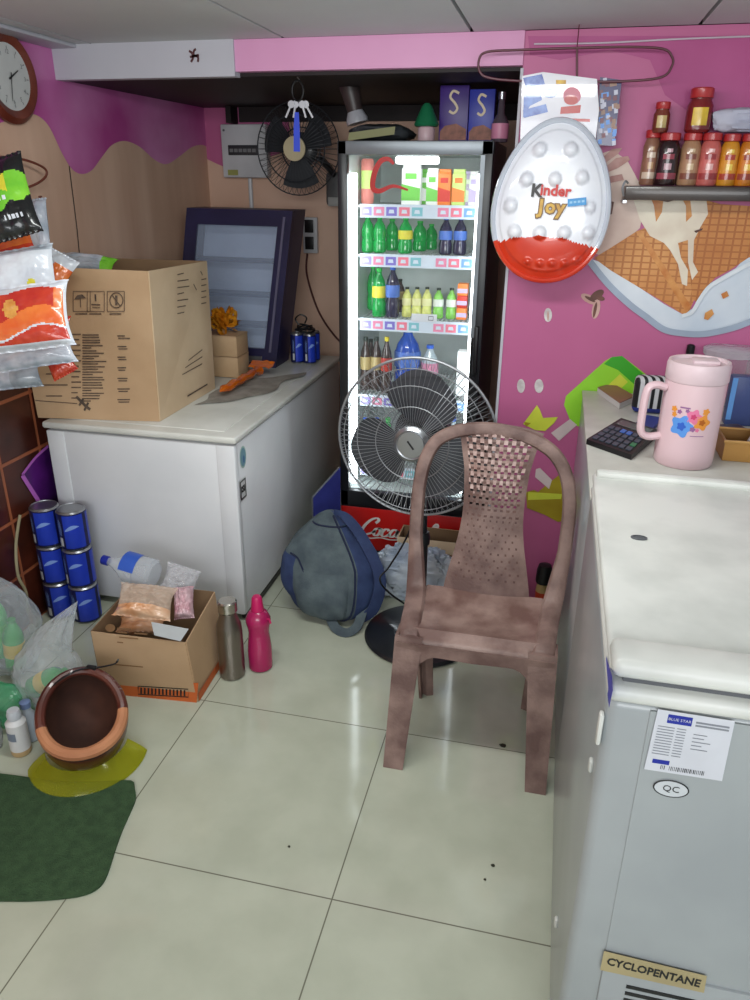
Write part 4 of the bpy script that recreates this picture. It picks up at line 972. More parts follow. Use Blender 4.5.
def quadbox(bm, u0, u1, v0, v1, d0, d1, mi=0):
    a = [cf(u, v, d0) for u, v in ((u0, v0), (u1, v0), (u1, v1), (u0, v1))]; b = [cf(u, v, d1) for u, v in ((u0, v0), (u1, v0), (u1, v1), (u0, v1))]
    va, vb = [bm.verts.new(p) for p in a], [bm.verts.new(p) for p in b]
    fs = [bm.faces.new(va), bm.faces.new(vb)]+[bm.faces.new((va[i], va[(i+1) % 4], vb[(i+1) % 4], vb[i])) for i in range(4)]
    for f in fs: f.material_index = mi
bm = B(); quadbox(bm, 0, .04, 0, 1, .03, .2); quadbox(bm, .96, 1, 0, 1, .03, .2); quadbox(bm, .04, .96, 0, .05, .03, .2); quadbox(bm, .04, .96, .95, 1, .03, .2); quadbox(bm, .04, .96, .05, .95, .19, .2, 1); obj('cabinet', bm, [M_nb, M_gi], t)
bm = B(); quadbox(bm, 0, .115, 0, 1, 0, .027); quadbox(bm, .875, 1, 0, 1, 0, .027); quadbox(bm, .115, .875, 0, .12, 0, .027); quadbox(bm, .115, .875, .9, 1, 0, .027); df = obj('door', bm, M_nb, t)
bm = B(); quadbox(bm, .11, .88, .115, .905, .01, .016); obj('glass_pane', bm, film('cooler glass', (186, 200, 226), .22, .15), df)
for v in (.24, .44, .66):
    bm = B(); quadbox(bm, .05, .95, v, v+.018, .06, .18); obj('shelf', bm, mat('shelf grey', (56, 66, 92), .4), t)
bm = B(); quadbox(bm, .62, .86, .03, .07, -.004, 0); obj('badge', bm, M_sil, df)
bm = B(); quadbox(bm, .92, .94, .1, .96, -.004, 0); obj('edge_trim', bm, mat('edge grey', (96, 92, 116), .3), df)
# ================================================================ things on the left freezer
zf = FZT+.0045
c = atz(226, 361, zf)
M_k2 = mat('small carton card', (196, 164, 128), .7, c2=(182, 150, 114), vs=5)
cxs = aty(225, 342, 3.36).x
for k, (zz, lab) in enumerate(((zf+.001, 'small brown carton under another, behind the big carton'), (zf+.101, 'small brown carton on top of its twin below gold bow'))):
    bm = B(); box(bm, cxs-.085, cxs+.085, 3.30, 3.44, zz, zz+.098, 0, .003); box(bm, cxs-.085, cxs+.085, 3.299, 3.44, zz+.094, zz+.0985, 1)
    tag(obj('small_carton', bm, [M_k2, M_cb]), lab, 'box', 'pair of small cartons')
bm = B(); random.seed(5); cb = V((cxs, 3.37, zf+.2+.05))
for k in range(34):
    d = V((random.uniform(-1, 1), random.uniform(-1, .6), random.uniform(-.5, 1))).normalized(); s = d.cross(V((random.random(), random.random(), random.random()))).normalized()
    P = [cb+V((0, 0, -.01)), cb+d*.045+s*.02, cb+d*.07+V((0, 0, .005)), cb+d*.045-s*.02, cb+V((0, 0, -.01))]
    P = [V((p.x, p.y, max(p.z, zf+.206))) for p in spline(P, 3)]; ribbon(bm, P, .02, d.cross(s))
tag(obj('gift_bow', bm, mat('gold tinsel', (236, 170, 50), .25, .35, c2=(190, 120, 24), vs=60)), 'shiny gold gift bow on the small cartons', 'bow')
P_or = foil('orange wrapper', (214, 110, 26), (190, 84, 16))
a, b = atz(216, 391, zf+.034), atz(246, 368, zf+.034)
a = V((a.x+.02, a.y+.0, a.z)); b = b+V((.07, -.02, 0))
bm = B()
L_ = [a*(1-q)+b*q for q in [i/12 for i in range(13)]]
tube(bm, [p+V((0, 0, .004*math.sin(i*2))) for i, p in enumerate(L_)], [.004, .02, .022, .021, .022, .020, .022, .021, .02, .022, .02, .014, .03], 10, flat=.8)
surf(bm, lambda u, v: b+V((-.05+.12*u, .0+.06*v, .012+.012*nz((u*5, v*5, 0), 1, 3)+.02*v)), 8, 6)
tag(obj('orange_wrapper', bm, P_or), 'crumpled orange wrapper roll on the left freezer', 'wrapper')
M_cl = mat('grey dusty cloth', (158, 152, 144), .9, c2=(130, 124, 117), vs=14, bump=.3, bs=120)
bm = B(); Q = [atz(*p, zf+.001) for p in [(170, 398), (222, 402), (280, 385), (318, 362), (270, 358), (220, 375)]]
def clothp(u, v):
    a = atz(192, 407, zf); b = atz(262, 396, zf); cc = atz(304, 374, zf); d = atz(232, 380, zf)
    p = a*(1-u)*(1-v)+b*u*(1-v)+cc*u*v+d*(1-u)*v
    p += V((.02*math.sin(v*9), .02*math.sin(u*7+1), 0)); p.z = zf+.002+.006*abs(nz((u*5, v*5, 0), 1, 9)); p.x = min(max(p.x, -1.30), -1.125) if False else max(min(p.x, -1.125), -1.445); return p
surf(bm, clothp, 18, 14); tag(obj('cloth', bm, M_cl), 'thin grey dusty cloth spread on the left freezer lid', 'cloth')
# blue drink tins at the far end
M_tin = mat('tin navy', (30, 34, 84), .3, .2, c2=(24, 28, 70), vs=8); M_tl = mat('tin silver lid', (170, 172, 176), .3, .9); M_tlab = mat('tin bright blue', (40, 66, 190), .3, .1, c2=(34, 56, 170), vs=8)
def make_tin(name, label, loc, r, h, group, cat='can'):
    t = thing(name, label, cat, loc, group)
    bm = B(); lathe(bm, [(r*.86, 0, 1), (r, h*.04, 0), (r, h*.95, 1), (r*.9, h*.985, 1)], (0, 0, 0), 18)
    for k, (a0, a1, z0_, z1_, mi) in enumerate(((-1.5, -.1, .08, .92, 2), (-2.0, -1.68, .12, .34, 3), (.2, 1.2, .08, .92, 2))):
        surf(bm, lambda u, v: V((r*1.008*math.cos(a0+(a1-a0)*u), r*1.008*math.sin(a0+(a1-a0)*u), h*(z0_+(z1_-z0_)*v))), 8, 1, mi)
    surf(bm, lambda u, v: V((r*1.014*math.cos(-1.4+1.1*u), r*1.014*math.sin(-1.4+1.1*u), h*(.52+.12*u+.10*v*math.sin(PI*min(1, u+.1))))), 10, 1, 4)
    for q in range(6): surf(bm, lambda u, v: V((r*1.01*math.cos(-1.98+.05*q+.02*u), r*1.01*math.sin(-1.98+.05*q+.02*u), h*(.40+.4*v*(1-.1*(q % 3))))), 1, 1, 4)
    obj('body', bm, [M_tin, M_tl, M_tlab, mat('barcode white', (200, 202, 206), .5), mat('tin swoosh', (130, 160, 226), .4)], t, local=True)
    bm = B(); lathe(bm, [(r*.9, h*.985), (r*.9, h), (r*.84, h), (r*.82, h*.985), (0, h*.984)], (0, 0, 0), 18, cap=False); obj('lid', bm, M_tl, t, local=True)
    return t
P0 = make_tin('drink_tin', 'blue drink tin, front left of four by the countertop cooler', (aty(297, 345, 3.70).x, 3.70, zf), .033, .155, 'tins by the countertop cooler')
for i, (dx, dy, l) in enumerate(((.068, 0, 'front right'), (0, .07, 'rear left'), (.068, .07, 'rear right'))):
    dup(P0, P0.location+V((dx, dy, 0)), 'blue drink tin, %s of four by the countertop cooler' % l)
bm = B(); q = P0.location+V((.034, .035, .157))
for s in range(3): tube(bm, spline([q+V((.05*math.cos(a+s)*(1-.15*s), .045*math.sin(a+s), .006+.01*s+.006*math.sin(a*2))) for a in [i*PI/4 for i in range(8)]], 4, True), .005, 6, closed=True)
tube(bm, spline([q+V(p) for p in [(-.03, 0, .03), (-.05, 0, .06), (-.02, -.01, .085), (.01, 0, .07), (.0, 0, .04)]], 5), .004, 6)
tag(obj('cable_coil', bm, M_blk), 'coiled black cable lying on the blue tins', 'cable')
# ================================================================ recess wall fittings
yw = YB-.001
a, b = aty(225, 125, yw), aty(272, 178, yw)
t = thing('breaker_box', 'white electrical breaker box on the recess wall', 'electrical box', ((a.x+b.x)/2, YB, b.z))
M_mw = mat('fitting white', (202, 202, 206), .4)
bm = B(); box(bm, a.x, b.x, YB-.07, YB-.002, b.z, a.z, 0, .008, 2); obj('housing', bm, M_mw, t)
bm = B(); hz = (a.z+b.z)/2; box(bm, a.x+.04, b.x-.045, YB-.074, YB-.069, hz-.02, hz+.03, 0, .003); o_ = obj('window', bm, mat('smoked window', (58, 58, 62), .25), t)
bm = B()
for k in range(6): box(bm, a.x+.05+k*.026, a.x+.07+k*.026, YB-.076, YB-.073, hz-.005, hz+.012)
obj('breaker', bm, mat('breaker grey', (120, 120, 122), .5), o_)
bm = B(); lathe(bm, [(.006, 0), (.006, .003)], (0, 0, 0), 10, M=frame((a.x+.02, YB-.07, a.z-.03), (1, 0, 0), (0, 0, 1))); obj('screw', bm, M_grey, t)
bm = B(); poly(bm, [(a.x+.03, YB-.0712, b.z+.012), (a.x+.09, YB-.0712, b.z+.012), (a.x+.09, YB-.0712, b.z+.04), (a.x+.03, YB-.0712, b.z+.04)]); obj('rating_sticker', bm, mat('olive sticker', (160, 160, 90), .5), t)
bm = B(); tube(bm, [(aty(251, 180, yw).x, YB-.014, b.z-.002), (aty(251, 180, yw).x+.002, YB-.014, .9)], .012, 8); tag(obj('conduit_pipe', bm, M_mw), 'white conduit pipe running down from the breaker box', 'pipe')
a, b = aty(304, 217, yw), aty(319, 253, yw)
t = thing('switch_board', 'small white switch board with two black switches beside the cooler', 'switch', ((a.x+b.x)/2, YB, b.z))
bm = B(); box(bm, a.x, b.x, YB-.03, YB-.002, b.z, a.z, 0, .004); obj('plate', bm, M_mw, t)
for k in range(2):
    z1 = a.z-.012-k*(a.z-b.z)*.47; bm = B(); box(bm, a.x+.012, b.x-.02, YB-.035, YB-.029, z1-(a.z-b.z)*.36, z1, 0, .003); obj('switch', bm, M_blk, t)
wire('power_cable', 'thin dark cable drooping across the recess wall toward the fridge', 'cable', [V((aty(308, 255, yw).x, YB-.012, b.z-.004)), aty(307, 275, YB-.012), aty(318, 310, YB-.012), aty(334, 335, YB-.012), aty(352, 352, YB-.012)], .006, mat('maroon cable', (92, 50, 48), .5))
# fan on the recess wall
WC = aty(298, 149, 3.9); t = thing('wall_fan', 'black wall-mounted fan with cream hub in the dark recess', 'fan', (WC.x, YB, WC.z-.2))
WM = frame(WC, (1, 0, .0), (0, .0, 1)); WR = .212
M_wf = mat('wall fan dark wire', (50, 52, 58), .5, .2)
def cage2(front):
    bm = B(); s = 1 if front else -1
    for k in range(48):
        a = 2*PI*k/48; tube(bm, [WM @ V((r*math.cos(a), r*math.sin(a), s*.05*math.sqrt(max(0, 1-(r/WR)**3)))) for r in (.055, .11, .17, .197, WR)], .0013, 3)
    for r in (.15, WR) if front else (.1,): tube(bm, [WM @ V((r*math.cos(2*PI*k/40), r*math.sin(2*PI*k/40), s*.05*math.sqrt(max(0, 1-(r/WR)**3)))) for k in range(40)], .0032, 6, closed=True)
    return bm
obj('front_grille', cage2(True), M_wf, t); obj('rear_grille', cage2(False), M_wf, t)
bm = B(); lathe(bm, [(.056, .05), (.056, .058), (0, .06)], (0, 0, 0), 28, M=WM, cap=False); obj('hub_cap', bm, mat('cream plastic', (206, 192, 156), .4), t)
for k in range(3):
    bm = B(); surf(bm, lambda u, v: WM @ V(((.05+(.13)*u)*math.cos(k*2.094+.6+(v*2-1)*(.62-.1*u)), (.05+(.13)*u)*math.sin(k*2.094+.6+(v*2-1)*(.62-.1*u)), (v-.5)*-.04)), 8, 8); obj('blade', bm, mat('wall fan blade', (40, 42, 48), .7), t)
bm = B(); lathe(bm, [(.04, -.16), (.075, -.14), (.08, -.07), (.05, -.05)], (0, 0, 0), 20, M=WM); obj('motor_housing', bm, M_fd, t)
bm = B(); p1 = V((WC.x+.10, YB-.002, WC.z-.27)); box(bm, p1.x-.05, p1.x+.05, YB-.09, YB-.002, p1.z, p1.z+.17, 0, .02, 3); obj('mounting_base', bm, mat('fan base grey', (96, 96, 98), .4), t)
bm = B(); tube(bm, spline([(p1.x, YB-.06, p1.z+.14), (p1.x-.02, YB-.12, WC.z-.08), (WC.x+.02, YB-.2, WC.z)], 6), .018, 8); obj('arm', bm, M_fd, t)
bm = B(); box(bm, p1.x-.035, p1.x+.035, YB-.094, YB-.088, p1.z-.0, p1.z+.045, 0, .003); obj('base_cover', bm, mat('base white', (170, 170, 168), .4), t)
# keys and blue lanyard on a hook under the beam
K0 = aty(297, 72, 3.04); t = thing('hanging_key_bunch', 'bunch of keys with blue tag hanging from the pink beam', 'keys', K0)
kz = 2.058
bm = B(); tube(bm, [(K0.x, 3.04, kz), (K0.x, 3.04, kz-.012), (K0.x+.008, 3.04, kz-.02), (K0.x, 3.04, kz-.028)], .002, 6); obj('hook', bm, M_sil, t)
bm = B(); tube(bm, [V((K0.x+.022*math.cos(a), 3.04, kz-.058+.034*math.sin(a))) for a in [2*PI*k/20 for k in range(20)]], .004, 6, closed=True); obj('ring', bm, M_blk, t)
for k, dx in enumerate((-.026, -.01, .016, .03)):
    bm = B(); top = V((K0.x+dx*.6, 3.035+.004*k, kz-.085)); d = V((dx, 0, -.05)); lathe(bm, [(.013, -.0015), (.013, .0015)], (0, 0, 0), 14, M=frame(top+d*.35, (1, 0, 0), (0, 0, 1))); ribbon(bm, [top+d*.5, top+d*1.25], .007, (0, -1, 0), thick=.001); obj('key', bm, mat('key metal', (196, 198, 204), .35, .3), t)
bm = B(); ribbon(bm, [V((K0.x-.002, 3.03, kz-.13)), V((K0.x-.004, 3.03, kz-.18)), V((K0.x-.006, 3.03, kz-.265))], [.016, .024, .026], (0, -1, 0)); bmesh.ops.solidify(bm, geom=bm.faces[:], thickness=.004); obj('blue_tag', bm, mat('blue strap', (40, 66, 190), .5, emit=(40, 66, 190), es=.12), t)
# ================================================================ things on top of the fridge
ft = GZ+.001
a = aty(420, 120, 3.36)
def atop(px, y=3.34): return aty(px, 130, y).x
t = thing('chocolate_box', 'tall purple chocolate box with chocolates pictured, left of two on the fridge', 'box', (atop(453), 3.34, ft), 'chocolate boxes on the fridge')
M_cp, M_cbx = mat('chocolate purple', (70, 40, 130), .4, c2=(52, 30, 104), vs=4), mat('chocolate blue', (44, 56, 170), .4, c2=(34, 42, 140), vs=4)
M_cc = mat('chocolate brown', (110, 60, 44), .5, c2=(150, 90, 70), vs=40); M_go = mat('pale gold print', (210, 190, 160), .4)
def cbox(t, w, h, m):
    bm = B(); box(bm, -w/2, w/2, 0, .06, 0, h, 0, .002)
    poly(bm, [(-w*.46, -.001, h*.05), (w*.46, -.001, h*.05), (w*.46, -.001, h*.24), (w*.1, -.001, h*.34), (-w*.3, -.001, h*.3), (-w*.46, -.001, h*.2)], 1)
    P = spline([V((w*x, -.0012, h*z)) for x, z in [(.16, .86), (-.04, .9), (-.14, .8), (.02, .7), (.12, .6), (.0, .52), (-.16, .56)]], 5); ribbon(bm, P, .009, (0, -1, 0), 2)
    obj('body', bm, [m, M_cc, M_go], t, local=True)
cbox(t, .115, .205, M_cp)
t = thing('chocolate_box', 'blue chocolate box with an emblem, right of two on the fridge', 'box', (atop(480.5), 3.34, ft), 'chocolate boxes on the fridge'); cbox(t, .10, .19, M_cbx)
t = thing('jar', 'pinkish jar with green cone cap on top of the fridge', 'jar', (atop(428), 3.30, ft))
bm = B(); lathe(bm, [(.032, 0), (.034, .004), (.034, .05), (.03, .056)], (0, 0, 0), 18); obj('body', bm, mat('pale pink jar', (210, 180, 186), .4), t, local=True)
bm = B(); lathe(bm, [(.045, .057), (.05, .065), (.02, .13), (.01, .14)], (0, 0, 0), 18); obj('cap', bm, mat('green cap cone', (28, 112, 74), .45), t, local=True)
t = thing('sauce_bottle', 'small clear bottle with pink label at the right end of fridge top', 'bottle', (atop(500, 3.3), 3.3, ft))
bm = B(); lathe(bm, [(.03, 0), (.032, .004), (.032, .07), (.014, .1), (.012, .15)], (0, 0, 0), 16); obj('body', bm, mat('dark clear glass', (84, 74, 84), .15, coat=.4), t, local=True)
bm = B(); lathe(bm, [(.033, .012), (.0335, .014), (.0335, .064), (.033, .066)], (0, 0, 0), 16, cap=False); obj('paper_label', bm, mat('pink label', (214, 140, 150), .5), t, local=True)
bm = B(); lathe(bm, [(.0135, .15), (.0135, .175), (.01, .176)], (0, 0, 0), 12); obj('cap', bm, M_sil, t, local=True)
def lump(name, label, cat, c, rx, ry, rz, m, seed=1, amp=.2, freq=3, nu=36, nv=20, p=.8, group=None, ridge=.6, flat=True):
    bm = B(); c = V(c)
    def f(u, v):
        th = 2*PI*u; ph = PI*(v-.5)
        d = V((math.cos(th)*math.cos(ph), math.sin(th)*math.cos(ph), math.sin(ph)))
        e_ = V([math.copysign(abs(x)**p, x) for x in d])
        k = 1+amp*(nz(d, freq*.5, seed)*(1-ridge)*2+ridge*(1-3*abs(nz(d, freq, seed+3)))*.6)
        q = V((e_.x*rx*k, e_.y*ry*k, e_.z*rz*k))
        if flat: q.z = max(q.z, -rz*.92)
        return c+q
    surf(bm, f, nu, nv, 0, close=True); return tag(obj(name, bm, m, sharp=40), label, cat, group)
lump('folded_bag', 'flattened dark plastic bags lying at the left of the fridge top', 'bag', (atop(378), 3.42, ft+.036), .125, .13, .038, mat('dark plastic', (44, 46, 52), .3, c2=(70, 74, 78), vs=10), 4, .18, 4)
bm = B(); surf(bm, lambda u, v: V((atop(352, 3.3)+.19*u, 3.235+.02*v+.0*u, ft+.004+.03*v+.022*u)), 8, 3); tag(obj('paper_sheet', bm, mat('greenish paper', (160, 160, 120), .6)), 'greenish paper edge under the dark bags on the fridge', 'paper')
t = thing('cup', 'dark cup with white base tilted on the bags over the fridge', 'cup', (atop(358, 3.42), 3.42, ft+.074))
MT = Matrix.Rotation(-.25, 4, 'Y'); bm = B(); lathe(bm, [(.032, .05), (.045, .17), (.041, .17)], (0, 0, 0), 20, M=MT); obj('body', bm, mat('dark brown cup', (64, 54, 54), .4), t, local=True)
bm = B(); lathe(bm, [(.045, .004), (.046, .02), (.033, .05)], (0, 0, 0), 20, M=MT); obj('base', bm, mat('cup white', (176, 176, 184), .35), t, local=True)
# ================================================================ blue tins stacked on the floor
TX, TY, TH = -1.925, 2.285, .166
names = ['bottom', 'middle', 'top']
for lay in range(3):
    for row in range(1):
        for k in range(2):
            loc = V((-1.893+k*.119, 2.36+row*.12, .001+lay*(TH+.001)))
            lab = 'blue drink tin in the stack by the freezer, %s layer, %s' % (names[lay], ['nearer the wall', 'further from wall'][k])
            if lay == row == k == 0: T0 = make_tin('drink_tin', lab, loc, .057, TH, 'tins stacked by the left freezer')
            else: dup(T0, loc, lab, rot=(0, 0, random.uniform(-.35, .35)))
# ================================================================ packets in the small carton
M_clear = film('clear wrap', (225, 226, 232), .22, .1, .7, 26)
t = thing('water_bottle', 'clear water bottle with blue cap and label lying in small carton', 'bottle', (-1.37, 2.14, .27))
ca, cb_ = aty(108, 561, 2.16), aty(155, 575, 2.15); ax = (cb_-ca); L_ = ax.length; BMx = frame(ca, ax.cross(V((0, .3, 1))), V((0, .3, 1))) if False else None
zv = ax.normalized(); xv = zv.cross(V((0, 0, 1))).normalized(); yv = zv.cross(xv)
BM_ = Matrix(((xv.x, yv.x, zv.x, ca.x), (xv.y, yv.y, zv.y, ca.y), (xv.z, yv.z, zv.z, ca.z), (0, 0, 0, 1)))
r = .056
bm = B(); lathe(bm, [(.014, .0), (.016, .02), (.03, .045), (r, .085), (r, .12), (r*.95, .125), (r, .13), (r, L_-.01), (r*.8, L_)], (0, 0, 0), 20, M=BM_); obj('body', bm, film('clear bottle', (214, 222, 232), .25, .08), t)
bm = B(); lathe(bm, [(.017, -.022), (.018, -.02), (.018, .002), (.015, .004)], (0, 0, 0), 16, M=BM_); obj('cap', bm, mat('navy cap', (28, 44, 150), .4), t)
bm = B(); surf(bm, lambda u, v: BM_ @ V((r*1.03*math.cos(-.3-1.9*u), r*1.03*math.sin(-.3-1.9*u), .075+.06*v)), 12, 1); obj('paper_label', bm, [mat('label royal blue', (50, 92, 190), .4)], t)
F_b, F_c, F_p = film('biscuit wrap', (230, 206, 186), .36, .1, .5, 40), film('clear wrap b', (228, 228, 234), .28, .07, .6, 40), foil('pink packet', (190, 140, 150), (222, 190, 196), vs=24)
packet('snack_packet', 'clear packet of biscuits heaped in the middle of small carton', 145, 601, 2.02, 56, 36, .1, [F_b, foil('pale orange packet', (206, 140, 90), (226, 190, 160), vs=12)], lambda a, b: 1 if b < -.35 else 0, th=.038, seed=21, tilt=-.5, group='', crumple=2)
packet('snack_packet', 'orange packet low in the small carton under the clear one', 142, 624, 2.07, 46, 22, -.05, [foil('pale orange packet', (206, 140, 90))], lambda a, b: 0, th=.03, seed=22, tilt=-.9, group='')
packet('snack_packet', 'pink packet at the right side of small carton', 184, 603, 2.11, 20, 32, -.1, [F_p], lambda a, b: 0, th=.035, seed=23, tilt=-.3, group='', crumple=2)
packet('snack_packet', 'clear crumpled packet nearest the carton rear wall', 180, 580, 2.19, 34, 28, .3, [F_c], lambda a, b: 0, th=.03, seed=24, tilt=-.2, group='', crumple=2)
# ================================================================ bags and bottles at the left edge
M_bagclear = film('thin clear bag', (214, 222, 228), .22, .18, .8, 20); M_baggreen = film('green bag film', (70, 170, 120), .42, .2, .7, 22)
M_gb = mat('green bottle plastic', (30, 140, 62), .15, c2=(60, 176, 70), vs=6, coat=.4); M_yl2 = mat('yellow bottle label', (226, 196, 60), .4)
def lying(name, label, c, d, L_, r, col, cap, lab, group=None):
    t = thing(name, label, 'bottle', c, group); zv = V(d).normalized(); xv = zv.cross(V((.1, .2, 1))).normalized(); yv = zv.cross(xv)
    M_ = Matrix(((xv.x, yv.x, zv.x, 0), (xv.y, yv.y, zv.y, 0), (xv.z, yv.z, zv.z, 0), (0, 0, 0, 1)))
    bm = B(); lathe(bm, [(r*.8, -L_*.5), (r, -L_*.47), (r, L_*.15), (r*.85, L_*.27), (r*.4, L_*.43), (r*.34, L_*.46)], (0, 0, 0), 20, M=M_); obj('body', bm, col, t, local=True)
    bm = B(); lathe(bm, [(r*.4, L_*.46), (r*.4, L_*.52), (r*.34, L_*.525)], (0, 0, 0), 14, M=M_); obj('cap', bm, cap, t, local=True)
    bm = B(); lathe(bm, [(r*1.02, -L_*.22), (r*1.02, L_*.06)], (0, 0, 0), 20, M=M_, cap=False); obj('paper_label', bm, lab, t, local=True)
M_gcap = mat('bottle cap green', (40, 150, 60), .4)
lying('soda_bottle', 'green soda bottle standing inside the clear bag at left edge', (-1.86, 1.96, .19), (.0, .1, 1), .24, .04, M_gb, M_gcap, mat('leaf green label', (60, 170, 50), .4))
lying('soda_bottle', 'green bottle at the right inside the clear bag at left edge', (-1.775, 1.93, .15), (.1, 0, 1), .2, .036, M_gb, M_gcap, M_yl2)
lying('soda_bottle', 'green bottle with yellow label inside the clear bag beside carton', (-1.545, 1.80, .125), (.6, .0, .4), .16, .038, M_gb, M_gcap, M_yl2)
def pbag(name, label, c, rx, ry, rz, m, seed, neck, ntip, nw=.05):
    bm = B(); c = V(c)
    def f(u, v):
        th = 2*PI*u; ph = PI*(v-.5); d = V((math.cos(th)*math.cos(ph), math.sin(th)*math.cos(ph), math.sin(ph)))
        k = 1+.12*nz(d, 2.4, seed)+.10*(.3-abs(nz(d, 4, seed+2)))
        q = V((d.x*rx*k, d.y*ry*k, d.z*rz*k)); q.z = max(q.z, -rz*.93)
        if v > .72: w_ = ((v-.72)/.28)**1.2; q = q*(1-w_)+(V(ntip)+V((d.x*nw, d.y*.03, d.x*nw*.4))*(1+.5*math.sin(th*5)))*w_*1.0
        return c+q
    surf(bm, f, 44, 28, 0, close=True); return tag(obj(name, bm, m, sharp=60), label, 'bag')
pbag('plastic_bag', 'clear bag of green bottles standing at the left edge', (-1.825, 1.95, .185), .125, .12, .185, M_bagclear, 3, .05, (-.03, .02, .22))
pbag('plastic_bag', 'clear bag holding yellow labelled green bottle beside small carton', (-1.545, 1.80, .14), .12, .10, .14, M_bagclear, 9, .05, (.11, .07, .27), nw=.11)
lump('plastic_bag', 'green plastic bag crumpled on the floor behind white spray can', 'bag', (-1.645, 1.70, .075), .085, .05, .08, M_baggreen, 13, .2, 3)
c = atz(18, 756, 0); t = thing('spray_can', 'white spray can with cream base standing left of helmet', 'can', (c.x, c.y+.02, 0))
bm = B(); lathe(bm, [(.028, .001, 1), (.031, .006, 1), (.031, .022, 0), (.031, .12, 0), (.02, .135, 0)], (0, 0, 0), 24); surf(bm, lambda u, v: V((.0315*math.cos(-2.2+1.1*u), .0315*math.sin(-2.2+1.1*u), .065+.03*v)), 6, 1, 2); obj('body', bm, [mat('can white', (214, 214, 214), .35), mat('can cream', (190, 160, 116), .4), mat('can grey print', (120, 130, 146), .4)], t, local=True)
bm = B(); lathe(bm, [(.021, .136), (.022, .15), (.018, .165), (.0, .166)], (0, 0, 0), 20, cap=False); obj('cap', bm, mat('can cap', (196, 200, 206), .4), t, local=True)
t = thing('tub', 'small pale grey bottle standing behind the white spray can', 'bottle', (c.x-.01, c.y+.085, 0))
bm = B(); lathe(bm, [(.025, .001), (.028, .005), (.028, .09), (.015, .11), (.015, .125)], (0, 0, 0), 20); obj('body', bm, mat('pale grey tub', (170, 180, 190), .35), t, local=True)
bm = B(); lathe(bm, [(.017, .126), (.017, .145), (.014, .147)], (0, 0, 0), 16); obj('cap', bm, mat('blue grey cap', (110, 130, 170), .4), t, local=True)
t.name = 'small_bottle'
lump('crumpled_wrap', 'crumpled clear wrap at the very left beside white spray can', 'wrap', (c.x-.105, c.y+.01, .062), .038, .035, .066, film('grey wrap', (196, 200, 204), .4, .2, .6, 30), 31, .25, 4)
wire('hanging_string', 'thin beige cord hanging down the wall beside the tins', 'cord', [atx(20, 515, WX+.02), atx(16, 545, WX+.03), atx(18, 575, WX+.05), atx(26, 592, WX+.07), atx(28, 612, WX+.06)], .006, mat('beige cord', (150, 140, 110), .7))
# ================================================================ helmet
M_hb = mat('brown leather shell', (92, 44, 34), .32, c2=(70, 32, 26), vs=6, coat=.3); M_ht = mat('tan lining', (190, 130, 92), .7, c2=(168, 110, 76), vs=8)
M_hi = mat('dark inner padding', (60, 34, 26), .8, c2=(88, 52, 38), vs=6); M_hk = mat('dark trim', (34, 22, 20), .5)
HC = V((-1.302, 1.628, .147)); HA = frame(HC, (.80, .60, 0), (-.48, .66, .57)) # local z = opening axis
t = thing('helmet', 'upside-down brown open-face helmet with tan lining lying on the floor', 'helmet', (HC.x, HC.y, 0))
RX, RY, RZ = .134, .158, .145
def hp(th, al, k=1): # al angle from opening axis
    return HA @ V((RX*k*math.sin(al)*math.cos(th), RY*k*math.sin(al)*math.sin(th), RZ*k*math.cos(al)))
def rima(th): return math.radians(66+5*math.cos(2*th)+13*max(-.4, math.sin(th))**3)
bm = B(); surf(bm, lambda u, v: hp(2*PI*u, rima(2*PI*u)+(PI-rima(2*PI*u))*v), 56, 24, 0, close=True); sh_ = obj('shell', bm, M_hb, t)
bm = B(); surf(bm, lambda u, v: hp(2*PI*u, rima(2*PI*u)+(PI-rima(2*PI*u))*v, .86-.04*abs(math.sin(3*2*PI*u))*min(1, v*3)*(1-v)), 56, 20, 0, close=True); obj('inner_padding', bm, M_hi, t)
bm = B(); n = 56; rr = []
P = [hp(2*PI*k/n, rima(2*PI*k/n)+.02, .93) for k in range(n)]
tube(bm, P, [.012+.006*max(0, -math.sin(2*PI*k/n))+.004*abs(math.cos(2*PI*k/n)) for k in range(n)], 10, 0, True)
for f in bm.faces:
    q = HA.inverted() @ f.calc_center_median(); f.material_index = 0 if q.y < -.02 else 1
obj('rim_lining', bm, [M_ht, M_hb], t, 'tan padded rim')
bm = B(); tube(bm, [hp(2*PI*k/n, rima(2*PI*k/n)+.10, 1.005) for k in range(n)], .004, 6, 0, True); obj('edge_trim', bm, M_hk, t)
for s in (-1, 1):
    bm = B(); surf(bm, lambda u, v: hp(PI/2+s*(1.0+.9*u), rima(PI/2+s*(1+.9*u))+.10+.62*v, .855-.02*math.sin(PI*u)*math.sin(PI*v)), 10, 8); obj('cheek_pad', bm, M_ht if False else mat('brown pad', (110, 62, 44), .7, c2=(84, 46, 34), vs=8), t)
bm = B(); a, b = hp(2.3, 1.25, .95), hp(.75, 1.2, .95); P = spline([a, a+V((.05, .03, .035)), (a+b)/2+V((0, .03, .03)), b+V((-.03, .02, .02)), b+V((.03, .01, .05)), b+V((.05, .0, .075))], 6); tube(bm, P, .005, 6, flat=.5); st = obj('chin_strap', bm, M_blk, t)
bm = B(); q = P[len(P)//2]; box(bm, q.x-.016, q.x+.016, q.y-.006, q.y+.006, q.z-.008, q.z+.008, 0, .003); obj('buckle', bm, M_blk, st)
M_vis = film('yellow visor', (190, 190, 60), .22, .12, 0, 10, (230, 230, 90))
bm = B()
def vis(u, v):
    a = math.radians(-145+165*u); R_ = .155+.025*v*0; k = math.sin(PI*u)
    return V((HC.x+.0+(.178-.055*v)*math.cos(a), HC.y+.0+(.185-.057*v)*math.sin(a), .004+.052*v**.8))
